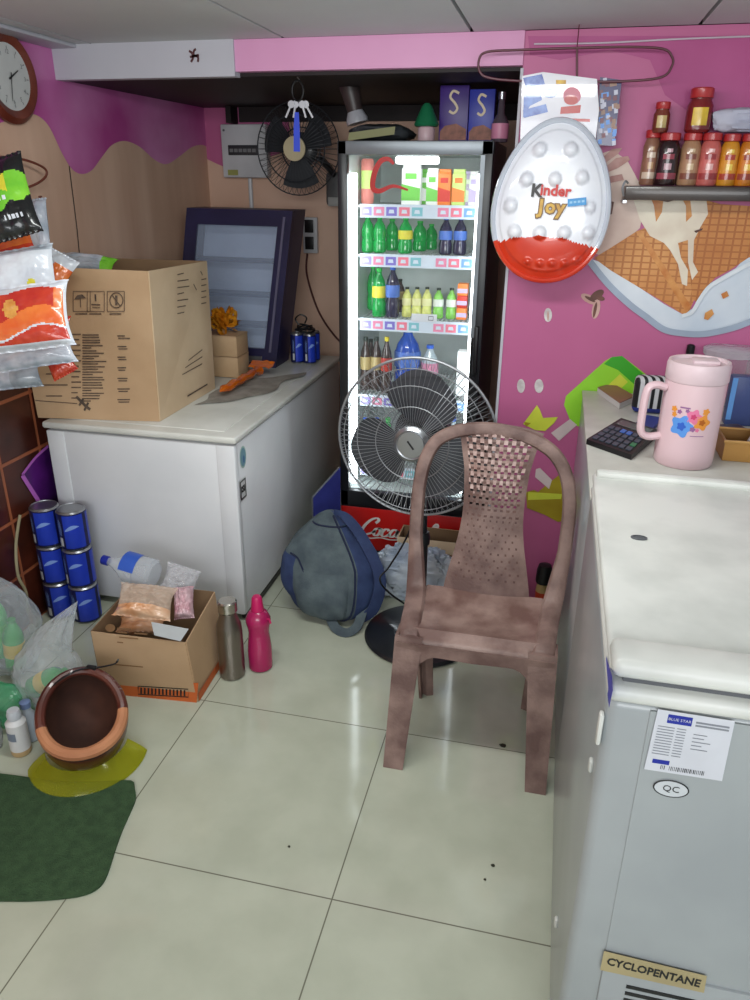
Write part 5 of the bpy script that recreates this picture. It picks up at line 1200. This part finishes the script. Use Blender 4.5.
surf(bm, vis, 36, 6); bmesh.ops.recalc_face_normals(bm, faces=bm.faces); bmesh.ops.solidify(bm, geom=bm.faces[:], thickness=.0025); obj('visor', bm, M_vis, t, 'translucent yellow visor')
# ================================================================ green mat
M_mt = mat('green felt mat', (58, 84, 54), .95, c2=(46, 70, 44), vs=40, bump=.5, bs=220)
q = [atz(x, y, 0) for x, y in [(-60, 770), (0, 775), (30, 779), (60, 783), (100, 783), (131, 782), (135, 790), (136, 800), (130, 815), (122, 833), (115, 853), (108, 875), (100, 888), (85, 896), (60, 900), (30, 902), (0, 902), (-60, 903)]]
bm = B(); q = spline([V((p.x, p.y, .001)) for p in q], 3, True); poly(bm, q, 0, (0, 0, .006)); tag(obj('floor_mat', bm, M_mt), 'dark green felt mat on the floor at the left edge', 'mat')
# ================================================================ things around the fan
t = thing('carton', 'brown carton behind fan stand under the red fridge panel', 'box', (-.47, 3.02, 0))
ka, kb = aty(397, 560, 2.965), aty(457, 560, 2.965); hb = aty(425, 540, 2.965).z
bm = B(); openbox(bm, (ka.x, kb.x, 2.965, 3.10, .002, hb), (ka.x+.005, kb.x-.005, 2.97, 3.095, .006, hb), 2, 0, 1); obj('body', bm, [M_cb, M_cbd], t)
bm = B(); poly(bm, [(ka.x, 2.964, hb), (kb.x, 2.964, hb), (kb.x-.01, 2.915, hb-.035), (ka.x+.01, 2.915, hb-.035)], 0, (0, 0, .003)); obj('flap', bm, M_cbl, t)
ca = aty(418, 574, 2.86)
lump('plastic_bag', 'crumpled white plastic bag behind fan stand, in front of brown carton', 'bag', (ca.x-.01, 2.845, .122), .165, .055, .13, mat('white bag film', (214, 222, 232), .3, c2=(170, 184, 204), vs=9, coat=.2), 41, .3, 6, nu=80, nv=48)
t = thing('sign_panel', 'blue panel with white edge leaning between left freezer and fridge', 'sign', (-1.0, 3.06, 0))
q = [aty(312, 498, 3.0), aty(339, 468, 3.09)]; q = [V((q[0].x, 3.0, .003)), V((q[1].x, 3.09, .003)), V((q[1].x, 3.10, q[1].z)), V((q[0].x, 3.01, q[0].z))]
bm = B(); nq = (q[1]-q[0]).cross(q[3]-q[0]).normalized(); poly(bm, q, 0, nq*.008); obj('board', bm, mat('panel blue', (50, 56, 130), .4, c2=(36, 40, 104)), t)
bm = B(); tube(bm, [q[0]+V((0, 0, .004)), q[3], q[2]], .005, 6); obj('edge', bm, M_sil, t)
c = aty(541, 604, 2.87); t = thing('sauce_bottle', 'orange bottle with black cap standing by pink wall behind chair', 'bottle', (c.x, 2.87, 0))
bm = B(); lathe(bm, [(.026, .001, 0), (.029, .005, 0), (.029, .10, 1), (.027, .125, 1), (.022, .14, 1)], (0, 0, 0), 20); obj('body', bm, [mat('orange label', (206, 66, 34), .4), mat('cream shoulder', (206, 180, 120), .4)], t, local=True)
bm = B(); lathe(bm, [(.032, .141), (.034, .15), (.032, .20), (.026, .222), (.01, .226)], (0, 0, 0), 20); obj('cap', bm, M_blk, t, local=True)
# ================================================================ egg-shaped display
EY = 2.83
ec = aty(551, 203, EY); EM = frame(ec, (1, 0, 0), (0, .06, 1)) @ Matrix.Rotation(-.045, 4, 'Z')
ea, eb = .187, .251
t = thing('hanging_egg_display', 'large egg-shaped Kinder display with red base hanging before pink wall', 'display', (ec.x, EY, ec.z-eb))
M_ew = mat('glossy white blister', (240, 241, 246), .28, coat=.4, c2=(226, 228, 238), vs=5); M_er = mat('glossy red blister', (214, 62, 34), .2, coat=.6, c2=(196, 50, 28), vs=6)
M_rim = mat('clear rim', (196, 202, 214), .12, coat=.6)
def eout(th): return (ea*math.cos(th)*(1-.13*math.sin(th)), eb*math.sin(th))
bmp = []
for (px, py, rr) in [(540, 150, .023), (571, 150, .023), (527, 180, .022), (555, 180, .022), (582, 178, .022), (511, 206, .024), (590, 208, .018), (515, 232, .024), (540, 233, .022), (564, 233, .022), (588, 233, .022), (528, 261, .012), (540, 263, .012), (552, 263, .012), (564, 263, .012), (576, 261, .012)]:
    q = EM.inverted() @ aty(px, py, EY); bmp.append((q.x, q.y, rr))
def egg(u, v):
    x, y = eout(2*PI*u); x *= v; y *= v
    z = .03*(1-v**5)+(.006 if v < .9 else 0)
    for bx, by, rr in bmp:
        d = math.hypot(x-bx, y-by)/rr
        if d < 1: z += rr*.85*math.sqrt(1-d*d)
    return EM @ V((x, y, z))
def eggm(u, v):
    x, y = eout(2*PI*u); x *= v; y *= v
    edge = -.125-.006*abs(math.sin(x*38+1))-.03*(abs(x)/.17)**2+.02
    return 1 if y < edge else 0
bm = B(); surf(bm, egg, 150, 64, eggm, close=True); eg = obj('blister', bm, [M_ew, M_er], t, sharp=70)
bm = B(); tube(bm, [EM @ V((*[q*1.02 for q in eout(2*PI*k/80)], .002)) for k in range(80)], .009, 8, 0, True)
for f in bm.faces:
    q = EM.inverted() @ f.calc_center_median(); f.material_index = 1 if q.y < -.13 else 0
obj('rim', bm, [M_rim, M_er], t)
bm = B(); poly(bm, [EM @ V((*eout(2*PI*k/60), -.003)) for k in range(60)]); obj('backing', bm, M_ew, t)
up_ = EM.to_3x3() @ V((0, 1, 0)); rt_ = EM.to_3x3() @ V((1, 0, 0)); nf = EM.to_3x3() @ V((0, 0, 1))
def ontext(px, py, s, size, mi_mat, nm, lab=None, rot=0, sx=1, h=.046, shear=0, off=.001, al=None):
    p = aty(px, py, EY-h); bm = B(); text(bm, s, size, frame(p, rt_, up_) @ Matrix.Rotation(rot, 4, 'Z'), 0, ext=.001, off=off, sx=sx, shear=shear); return obj(nm, bm, mi_mat, eg)
M_lk = mat('letter black', (32, 28, 30), .4); M_lr = mat('letter red', (206, 40, 34), .4); M_ly = mat('letter gold', (226, 184, 60), .35, c2=(190, 140, 40), vs=30)
ontext(536.5, 191, 'K', .056, M_lk, 'letter', off=.002); ontext(555.5, 191, 'inder', .048, M_lr, 'lettering', off=.0016)
for k, (px, ch) in enumerate(((541, 'J'), (550.5, 'o'), (560.5, 'y'))): ontext(px, 207+(k == 2)*1, ch, .062, mat('letter brown outline', (120, 84, 40), .4), 'letter_outline', off=.0055, h=.0452); ontext(px, 207+(k == 2)*1, ch, .060, M_ly, 'letter', off=.002, h=.047)
p = aty(577, 202, EY-.046); Q = frame(p, rt_, up_) @ Matrix.Rotation(.16, 4, 'Z'); bm = B(); poly(bm, [Q @ V(v) for v in [(-.03, -.012, 0), (.03, -.012, 0), (.03, .012, 0), (-.03, .012, 0)]], 0, nf*.002)
for k in range(4): poly(bm, [Q @ V(v) for v in [(-.024+k*.013, -.003, .0025), (-.015+k*.013, -.003, .0025), (-.015+k*.013, .004, .0025), (-.024+k*.013, .004, .0025)]], 1)
obj('blue_flash', bm, [mat('flash blue', (60, 150, 214), .4), mat('flash pale', (150, 200, 236), .4)], eg)
# printed card over the egg
CY = 2.865
def cq(*ps): return [aty(x, y, CY) for x, y in ps]
M_cw, M_cbl2, M_cr, M_cp2 = mat('card white', (212, 210, 220), .2, coat=.5), mat('card blue', (52, 74, 160), .25, c2=(110, 140, 206), vs=26, coat=.5), mat('card red', (190, 52, 48), .3, coat=.5), mat('card pink', (206, 110, 130), .3)
bm = B(); poly(bm, cq((522, 76), (543, 72), (597, 79), (599, 110), (594, 152), (520, 148)), 0, (0, .002, 0))
def cpatch(ps, mi, k): poly(bm, [p+V((0, -.0006*k, 0)) for p in cq(*ps)], mi)
cpatch([(523, 78), (542, 74), (545, 84), (526, 88)], 1, 1); cpatch([(524, 92), (540, 88), (542, 100), (530, 106), (523, 118)], 1, 1.5); cpatch(ell(550, 93, 8, 5), 1, 2); cpatch([(523, 110), (546, 104), (548, 112), (524, 118)], 1, 2.5)
cpatch(ell(572, 96, 9, 9), 3, 1); cpatch(ell(571, 100, 7, 5), 2, 2); cpatch([(561, 107), (581, 105), (580, 113), (560, 114)], 2, 2); cpatch([(560, 118), (590, 119), (590, 122), (560, 121)], 2, 1)
cpatch([(556, 80), (566, 80), (566, 84), (556, 84)], 4, 1)
obj('header_card', bm, [M_cw, M_cbl2, M_cr, M_cp2, M_ly], t, 'white header card with blue and red pictures')
bm = B(); s0 = [aty(x, y, 2.90) for x, y in ((600, 77), (622, 80), (614, 146), (596, 145))]
poly(bm, s0, 0, (0, .002, 0)); random.seed(11)
for k in range(46):
    u, v = random.random()*.86, random.random()*.93; p = (s0[0]*(1-u)+s0[1]*u)*(1-v)+(s0[3]*(1-u)+s0[2]*u)*v+V((0, -.0008-.00005*k, 0))
    poly(bm, [p, p+V((.012, 0, .002)), p+V((.014, 0, -.012)), p+V((.002, 0, -.014))], 1+k % 4)
tag(obj('hanging_sachet_strip', bm, [mat('strip navy', (52, 46, 100), .3, coat=.4), mat('strip blue', (70, 96, 170), .3), mat('strip maroon', (110, 40, 60), .3), mat('strip white', (196, 196, 214), .3), mat('strip tan', (150, 110, 90), .3)]), 'narrow strip of dark blue sachets hanging right of the egg display', 'sachets')
HY = 2.885
t = thing('wire_hanger', 'dark red wire hanger loop under the ceiling above egg display', 'hanger', aty(577, 82, HY))
M_hw = mat('dark red wire', (92, 36, 50), .4)
bm = B(); tube(bm, spline([aty(x, y, HY) for x, y in [(487, 52), (520, 50), (577, 48), (630, 47), (663, 49), (672, 57), (672, 66), (662, 77), (630, 81), (577, 82), (520, 81), (490, 78), (480, 72), (479, 60)]], 5, True), .004, 7, 0, True); obj('loop', bm, M_hw, t)
bm = B(); tube(bm, [aty(577, 48, HY), aty(577, 82, HY)], .004, 7); tube(bm, [aty(577, 48, HY), V((aty(577, 48, HY).x, HY, CZ-.001))], .002, 6); obj('stem', bm, M_hw, t)
for px in (535, 590):
    bm = B(); p = aty(px, 82, HY); tube(bm, spline([p+V((0, .0, .007)), p+V((0, -.010, .004)), p+V((0, -.013, -.004)), p+V((0, -.012, -.012))], 4), .002, 5); obj('hook', bm, M_sil, t)
wire('ceiling_cable', 'thin white cable running along the top of the pink wall', 'cable', [aty(534, 44, YR-.01), aty(600, 43, YR-.01), aty(680, 39, YR-.01), aty(760, 36, YR-.01)], .0028, mat('cable white', (206, 190, 204), .4))
# ================================================================ glass shelf with syrup bottles
sa = aty(626, 185, YR-.12); sz = sa.z
t = thing('wall_shelf', 'dark smoked glass shelf on the pink wall carrying syrup bottles', 'shelf', (.55, YR, sz-.03))
bm = B(); box(bm, sa.x, .98, YR-.125, YR-.002, sz-.046, sz-.002, 0, .003); obj('board', bm, mat('smoked glass', (70, 58, 52), .3, coat=.2, c2=(54, 46, 44), vs=5), t)
bm = B(); tube(bm, spline([(sa.x-.003, YR-.12, sz-.035), (sa.x-.010, YR-.12, sz-.01), (sa.x-.003, YR-.12, sz+.012), (sa.x+.006, YR-.12, sz+.004)], 4), .004, 6); box(bm, sa.x-.004, sa.x+.008, YR-.128, YR-.001, sz-.056, sz-.047); obj('bracket', bm, M_sil, t)
SB = {}
def syrup(px, wpx, top, cols, label, y=YR-.075, pat=0):
    c = aty(px, 183, y); k = y/ray(px, 183).y/F; w = wpx*1.03*k/2; h = aty(px, top, y).z-sz
    t = thing('syrup_bottle', label, 'bottle', (c.x, y, sz), 'syrup bottles on the wall shelf'); b, l1, l2 = cols; r = w
    bm = B(); lathe(bm, [(r*.9, .0005, 0), (r, .006, 0), (r*1.0, h*.3, 0), (r*.94, h*.5, 0), (r, h*.7, 0), (r*.8, h*.82, 0), (r*.72, h*.85, 0)], (0, 0, 0), 22)
    def pat_(a0, a1, z0_, z1_, mi):
        surf(bm, lambda u, v: V((r*1.015*math.cos(a0+(a1-a0)*u), r*1.015*math.sin(a0+(a1-a0)*u), h*(z0_+(z1_-z0_)*v))), 8, 1, mi)
    pat_(-2.5, -.6, .12, .24, 1); pat_(-2.1, -1.1, .5, .6, 1); pat_(-1.9, -1.25, .30, .42, 2); pat_(-1.8, -1.3, .63, .70, 2)
    obj('body', bm, [b, l1, l2], t, local=True)
    bm = B(); lathe(bm, [(r*.82, h*.855), (r*.88, h*.865), (r*.88, h*.98), (r*.8, h)], (0, 0, 0), 20); obj('cap', bm, M_rc, t, local=True)
    return c.x, sz+h
M_rc = mat('red cap', (176, 44, 46), .35, coat=.3)
def sy(n, c): return mat('syrup '+n, c, .25, c2=tuple(v*.85 for v in c), vs=18, coat=.4)
syrup(647, 16, 130, (sy('brown', (150, 104, 84)), sy('cream', (214, 190, 170)), sy('tan', (190, 150, 110))), 'brown and cream syrup bottle at left end, behind the black bottle', YR-.05)
b1 = syrup(664, 21, 133, (sy('black', (44, 22, 26)), sy('wine', (150, 60, 76)), sy('mauve', (190, 150, 160))), 'black syrup bottle, darkest on the wall shelf')
b2 = syrup(686, 19, 133, (sy('beige', (176, 132, 100)), sy('coffee', (130, 70, 54)), sy('pale beige', (214, 186, 150))), 'beige syrup bottle right of the black one')
b3 = syrup(705, 20, 133, (sy('pink', (206, 104, 98)), sy('rose', (160, 50, 54)), sy('pale pink', (232, 180, 176))), 'pink syrup bottle between beige and yellow bottles')
syrup(724.5, 18, 134, (sy('amber', (222, 150, 40)), sy('rust', (176, 60, 36)), sy('yellow', (240, 206, 90))), 'yellow and red syrup bottle right of the pink one')
syrup(742.5, 17, 134, (sy('orange', (216, 128, 36)), sy('brick', (160, 60, 40)), sy('gold', (236, 196, 90))), 'orange syrup bottle second from right end of view')
syrup(759, 16, 134, (sy('deep orange', (206, 106, 30)), sy('yellow', (240, 206, 90)), sy('brick', (160, 60, 40))), 'orange syrup bottle cut by the right edge')
def jar(px, wpx, top, z, body, lab, label, y=YR-.07):
    c = aty(px, 115, y); k = y/ray(px, 115).y/F; r = wpx*k/2; h = aty(px, top, y).z-z; t = thing('sauce_jar', label, 'jar', (c.x, y, z), 'jars above the syrup bottles')
    bm = B(); lathe(bm, [(r*.85, 0), (r, .008), (r, h*.6), (r*.8, h*.72), (r*.8, h*.76)], (0, 0, 0), 22); surf(bm, lambda u, v: V((r*1.015*math.cos(-2.2+1.2*u), r*1.015*math.sin(-2.2+1.2*u), h*(.15+.4*v))), 8, 1, 1); obj('body', bm, [body, lab], t, local=True)
    bm = B(); lathe(bm, [(r*.86, h*.77), (r*.88, h*.78), (r*.88, h*.97), (r*.8, h)], (0, 0, 0), 20); obj('cap', bm, M_rc, t, local=True)
jar(662, 16, 102, b1[1]+.001, sy('brown sauce', (120, 54, 40)), sy('cream label', (196, 170, 110)), 'small brown jar on top of the black syrup bottle')
jar(699, 25, 88, max(b2[1], b3[1])+.001, sy('red sauce', (124, 32, 34)), sy('yellow label', (224, 186, 50)), 'large red jar with yellow label on the beige and pink bottles')
c = aty(738, 118, YR-.06); lump('cloth_bundle', 'folded pale grey cloth on the syrup bottles at right', 'cloth', (c.x+.03, YR-.065, b3[1]+.036), .105, .05, .037, mat('pale cloth', (190, 190, 206), .8, c2=(160, 164, 186), vs=9), 51, .25, 3)
# ================================================================ things on the counter
def onC(px, py): return atz(px, py, CT+.001)
q = [onC(586, 444), onC(631, 460), onC(656, 438), onC(620, 426)]
t = thing('calculator', 'black desk calculator on the counter left of pink jug', 'calculator', (q[0]+q[2])/2)
def cb2(u, v, z=0): p = q[0]*(1-u)*(1-v)+q[1]*u*(1-v)+q[2]*u*v+q[3]*(1-u)*v; return p+V((0, 0, z+.012*v))
bm = B(); vs = [bm.verts.new(cb2(u, v, z)) for z in (0, .016) for u, v in ((0, 0), (1, 0), (1, 1), (0, 1))]
for k in (0, 1, 2, 3): vs[k].co.z = CT+.001
for f in ((0, 1, 2, 3), (4, 5, 6, 7), (0, 1, 5, 4), (1, 2, 6, 5), (2, 3, 7, 6), (3, 0, 4, 7)): bm.faces.new([vs[i] for i in f])
obj('case', bm, M_blk, t); cs = t.children[0]
M_key = mat('key grey', (70, 78, 92), .4); M_kb = mat('key blue', (70, 110, 190), .4); M_kg = mat('key green', (60, 130, 90), .4)
for i in range(6):
    for j in range(4):
        bm = B(); u0, v0 = .06+i*.15, .08+j*.15; poly(bm, [cb2(u0, v0, .0165), cb2(u0+.11, v0, .0165), cb2(u0+.11, v0+.1, .0165), cb2(u0, v0+.1, .0165)], 0, (0, 0, .003)); obj('key', bm, M_kg if (i, j) == (5, 1) else (M_kb if (i in (2, 3) and j == 3) else M_key), t)
bm = B(); poly(bm, [cb2(u, v, .0166) for u, v in ((.08, .74), (.92, .74), (.92, .93), (.08, .93))], 0, (0, 0, .001)); obj('display', bm, mat('lcd', (86, 96, 88), .2), t)
q2 = [onC(597, 393), onC(619, 409), onC(634, 402), onC(612, 389)]
t = thing('notepad', 'white notepad with brown cover on the counter by pink wall', 'notepad', (q2[0]+q2[2])/2)
bm = B(); poly(bm, q2, 0, (0, 0, .02)); obj('pages', bm, mat('page white', (206, 204, 200), .6), t)
bm = B(); poly(bm, [p+V((0, 0, .0205)) for p in q2], 0, (0, 0, .003)); obj('cover', bm, mat('notepad brown', (150, 104, 84), .5), t)
# zebra pouch
M_zb = lines_mat('black and white stripes', (206, 206, 210), (20, 20, 24), .022, .5, .006, rough=.5, rot=(PI/2, .5, 0))
M_zb2 = mat('navy pouch base', (34, 48, 130), .5)
za = onC(650, 412); bm = B(); box(bm, za.x-.065, za.x+.075, za.y-.03, za.y+.03, CT+.001, CT+.13, 0, .02, 3)
for f in bm.faces:
    if f.calc_center_median().z < CT+.045: f.material_index = 1
tag(obj('pouch', bm, [M_zb, M_zb2]), 'black and white striped pouch standing behind the jug handle', 'pouch')
bm = B(); pz = [onC(633, 428), onC(652, 432), onC(662, 421), onC(645, 418)]; poly(bm, pz, 0, (0, 0, .012)); tag(obj('pocket_book', bm, mat('navy cover', (34, 52, 140), .5)), 'small navy pocket book behind the calculator', 'book')
# jug
jc = atz(682, 461, CT+.001); jr = .081; jh = .265
t = thing('water_jug', 'pale pink insulated water jug with flower print on the counter', 'jug', jc)
M_jg = mat('pale pink jug', (224, 194, 200), .35, c2=(218, 187, 194), vs=3, coat=.2); M_jl = mat('pink lid', (226, 202, 208), .35)
bm = B(); lathe(bm, [(jr*.95, 0), (jr*.99, .006), (jr, .03), (jr, .12), (jr, .235), (jr*1.0, .24)], (0, 0, 0), 44); obj('body', bm, M_jg, t, local=True); jb = t.children[-1]
bm = B(); lathe(bm, [(jr*1.0, .2405), (jr*1.03, .244), (jr*1.03, .284), (jr*.99, .294), (jr*.9, .294), (jr*.86, .286), (jr*.5, .288), (jr*.3, .293), (0, .294)], (0, 0, 0), 44, cap=False); box(bm, -.02, .05, -.03, .03, .286, .299, 0, .006); obj('lid', bm, M_jl, t, local=True)
ha = math.radians(-166); hd = V((math.cos(ha), math.sin(ha), 0))
bm = B(); tube(bm, spline([hd*(jr*1.02)+V((0, 0, .218)), hd*(jr+.03)+V((0, 0, .225)), hd*(jr+.052)+V((0, 0, .21)), hd*(jr+.056)+V((0, 0, .14)), hd*(jr+.052)+V((0, 0, .09)), hd*(jr+.03)+V((0, 0, .075)), hd*(jr*.97)+V((0, 0, .078))], 6), .0135, 10, flat=.8); obj('handle', bm, M_jg, t, local=True)
bm = B(); va = math.atan2(-jc.y, -jc.x)
def petal(a, z, r, mi, k=1.0):
    def f(u, v):
        th = 2*PI*u; rr = r*v*(1+.18*math.cos(5*th)); aa = a+rr*math.cos(th)/jr; zz = z+rr*math.sin(th); R_ = jr*1.004+.0004*k; return V((R_*math.cos(aa), R_*math.sin(aa), zz))
    surf(bm, f, 30, 3, mi, close=True)
for (da, z, r, mi, k) in [(-.22, .105, .028, 0, 1), (-.22, .105, .011, 3, 2), (.12, .135, .019, 1, 1), (.12, .135, .007, 4, 2), (.42, .12, .020, 2, 1), (.42, .12, .008, 5, 2), (-.55, .15, .008, 2, 1), (-.52, .135, .007, 2, 1), (.15, .1, .007, 6, 1), (-.1, .15, .005, 6, 1), (.5, .15, .009, 2, 1), (-.35, .145, .006, 6, 1), (.3, .098, .005, 1, 1)]: petal(va+da, z+.02, r, mi, k)
def strip(a0, a1, z, h_, mi): surf(bm, lambda u, v: V(((jr*1.004+.0008)*math.cos(va+a0+(a1-a0)*u), (jr*1.004+.0008)*math.sin(va+a0+(a1-a0)*u), z+h_*v)), 10, 1, mi)
strip(.1, .55, .10, .002, 6); strip(-.35, -.02, .176, .004, 6)
obj('flower_print', bm, [mat('print blue', (90, 150, 226), .4), mat('print pink', (226, 120, 160), .4), mat('print orange', (230, 150, 60), .4), mat('print deep blue', (50, 96, 196), .4), mat('print rose', (200, 60, 110), .4), mat('print brown', (176, 96, 30), .4), mat('print mauve', (150, 100, 150), .4)], jb, local=True)
# right hand clutter
bq = onC(742, 462); t = thing('basket', 'tan plastic basket at the right edge of the counter', 'basket', (bq.x+.02, bq.y+.05, CT))
bm = B(); openbox(bm, (bq.x-.055, bq.x+.13, bq.y-.0, bq.y+.13, CT+.001, CT+.06), (bq.x-.05, bq.x+.125, bq.y+.005, bq.y+.125, CT+.005, CT+.06), 2); obj('tray', bm, [mat('tan plastic', (184, 136, 70), .45), mat('tan plastic inner', (150, 108, 54), .5)], t)
bm = B(); tube(bm, [(bq.x-.057, bq.y-.002, CT+.06), (bq.x+.132, bq.y-.002, CT+.06), (bq.x+.132, bq.y+.132, CT+.06), (bq.x-.057, bq.y+.132, CT+.06)], .005, 6, 0, True); obj('lip', bm, mat('tan lip', (196, 150, 84), .45), t)
bm = B(); box(bm, -.03, .03, -.006, .006, 0, .085, 0, .003, M=Matrix.Translation((bq.x+.035, bq.y+.06, CT+.008)) @ Matrix.Rotation(.35, 4, 'Y')); poly(bm, [Matrix.Translation((bq.x+.035, bq.y+.06, CT+.008)) @ Matrix.Rotation(.35, 4, 'Y') @ V(v) for v in [(-.02, -.0065, .05), (.02, -.0065, .05), (.02, -.0065, .075), (-.02, -.0065, .075)]], 1); tag(obj('card_packet', bm, [mat('packet white', (214, 206, 208), .5), M_cr]), 'white card packet with red mark standing in the tan basket', 'packet')
bm = B(); box(bm, 0, .12, 0, .075, 0, .05, 0, .012, 3, M=Matrix.Translation((onC(722, 448).x-.03, onC(722, 448).y+.01, CT+.001)) @ Matrix.Rotation(.3, 4, 'Z')); tag(obj('dark_packet', bm, mat('dark brown packet', (54, 38, 36), .35, c2=(96, 70, 60), vs=24)), 'dark brown packet between pink jug and tan basket', 'packet')
c = onC(737, 424); bm = B(); box(bm, c.x-.045, c.x+.045, c.y-.02, c.y+.025, CT+.001, CT+.165, 0, .004); poly(bm, [(c.x-.044, c.y-.021, CT+.02), (c.x-.028, c.y-.021, CT+.02), (c.x-.028, c.y-.021, CT+.16), (c.x-.044, c.y-.021, CT+.16)], 1); tag(obj('blue_box', bm, [mat('slate blue card', (58, 72, 122), .4), mat('bright blue card', (96, 150, 214), .4)]), 'slate blue box standing right of the pink jug', 'box')
c2_ = onC(775, 408); bm = B(); box(bm, c2_.x-.05, c2_.x+.05, c2_.y+.01, c2_.y+.06, CT+.001, CT+.15, 0, .006); tag(obj('red_box', bm, mat('red card', (196, 40, 40), .4)), 'red box at the right edge behind the blue box', 'box')
c = onC(728, 402); t = thing('plastic_container', 'clear plastic container behind the pink jug against pink wall', 'container', (c.x, c.y, CT))
bm = B(); lathe(bm, [(.075, .001), (.085, .01), (.09, .17), (.093, .175)], (c.x-.02, c.y+.0, CT), 28); obj('body', bm, film('clear tub', (206, 210, 216), .2, .1, .3, 20), t)
bm = B(); lathe(bm, [(.096, .176), (.097, .18), (.097, .195), (.08, .203), (0, .205)], (c.x-.02, c.y, CT), 28, cap=False); obj('lid', bm, film('clear lid', (216, 218, 224), .4, .1, .4, 20), t)
c = onC(687, 405); t = thing('small_bottle', 'small bottle with black cap hidden behind the pink jug', 'bottle', (c.x, c.y+.12, CT))
hbz = aty(685, 344, c.y+.12).z-CT
bm = B(); lathe(bm, [(.02, .001), (.022, .006), (.022, hbz*.7), (.01, hbz*.8)], (0, 0, 0), 16); obj('body', bm, mat('grey bottle', (120, 110, 120), .3), t, local=True)
bm = B(); lathe(bm, [(.014, hbz*.81), (.015, hbz*.83), (.014, hbz*.98), (.008, hbz)], (0, 0, 0), 14); obj('cap', bm, M_blk, t, local=True)
# specks of litter on the tiles
for i, (px, py, s) in enumerate(((503, 746, .012), (289, 847, .004), (493, 866, .006), (485, 880, .004))):
    c = atz(px, py, .0008); bm = B(); poly(bm, [c+V((s*math.cos(a)*(1.2 if k % 2 else .8), s*.7*math.sin(a), .001*(k % 3))) for k, a in enumerate([2*PI*k/7 for k in range(7)])], 0, (0, 0, .0015))
    tag(obj('litter_scrap', bm, mat('dark scrap', (52, 52, 40), .7)), ['dark dried scrap on the floor just behind right front chair leg', 'tiny speck on the tile in the middle of the floor', 'small speck near right freezer, larger of two', 'small speck near right freezer, smaller of two'][i], 'litter')
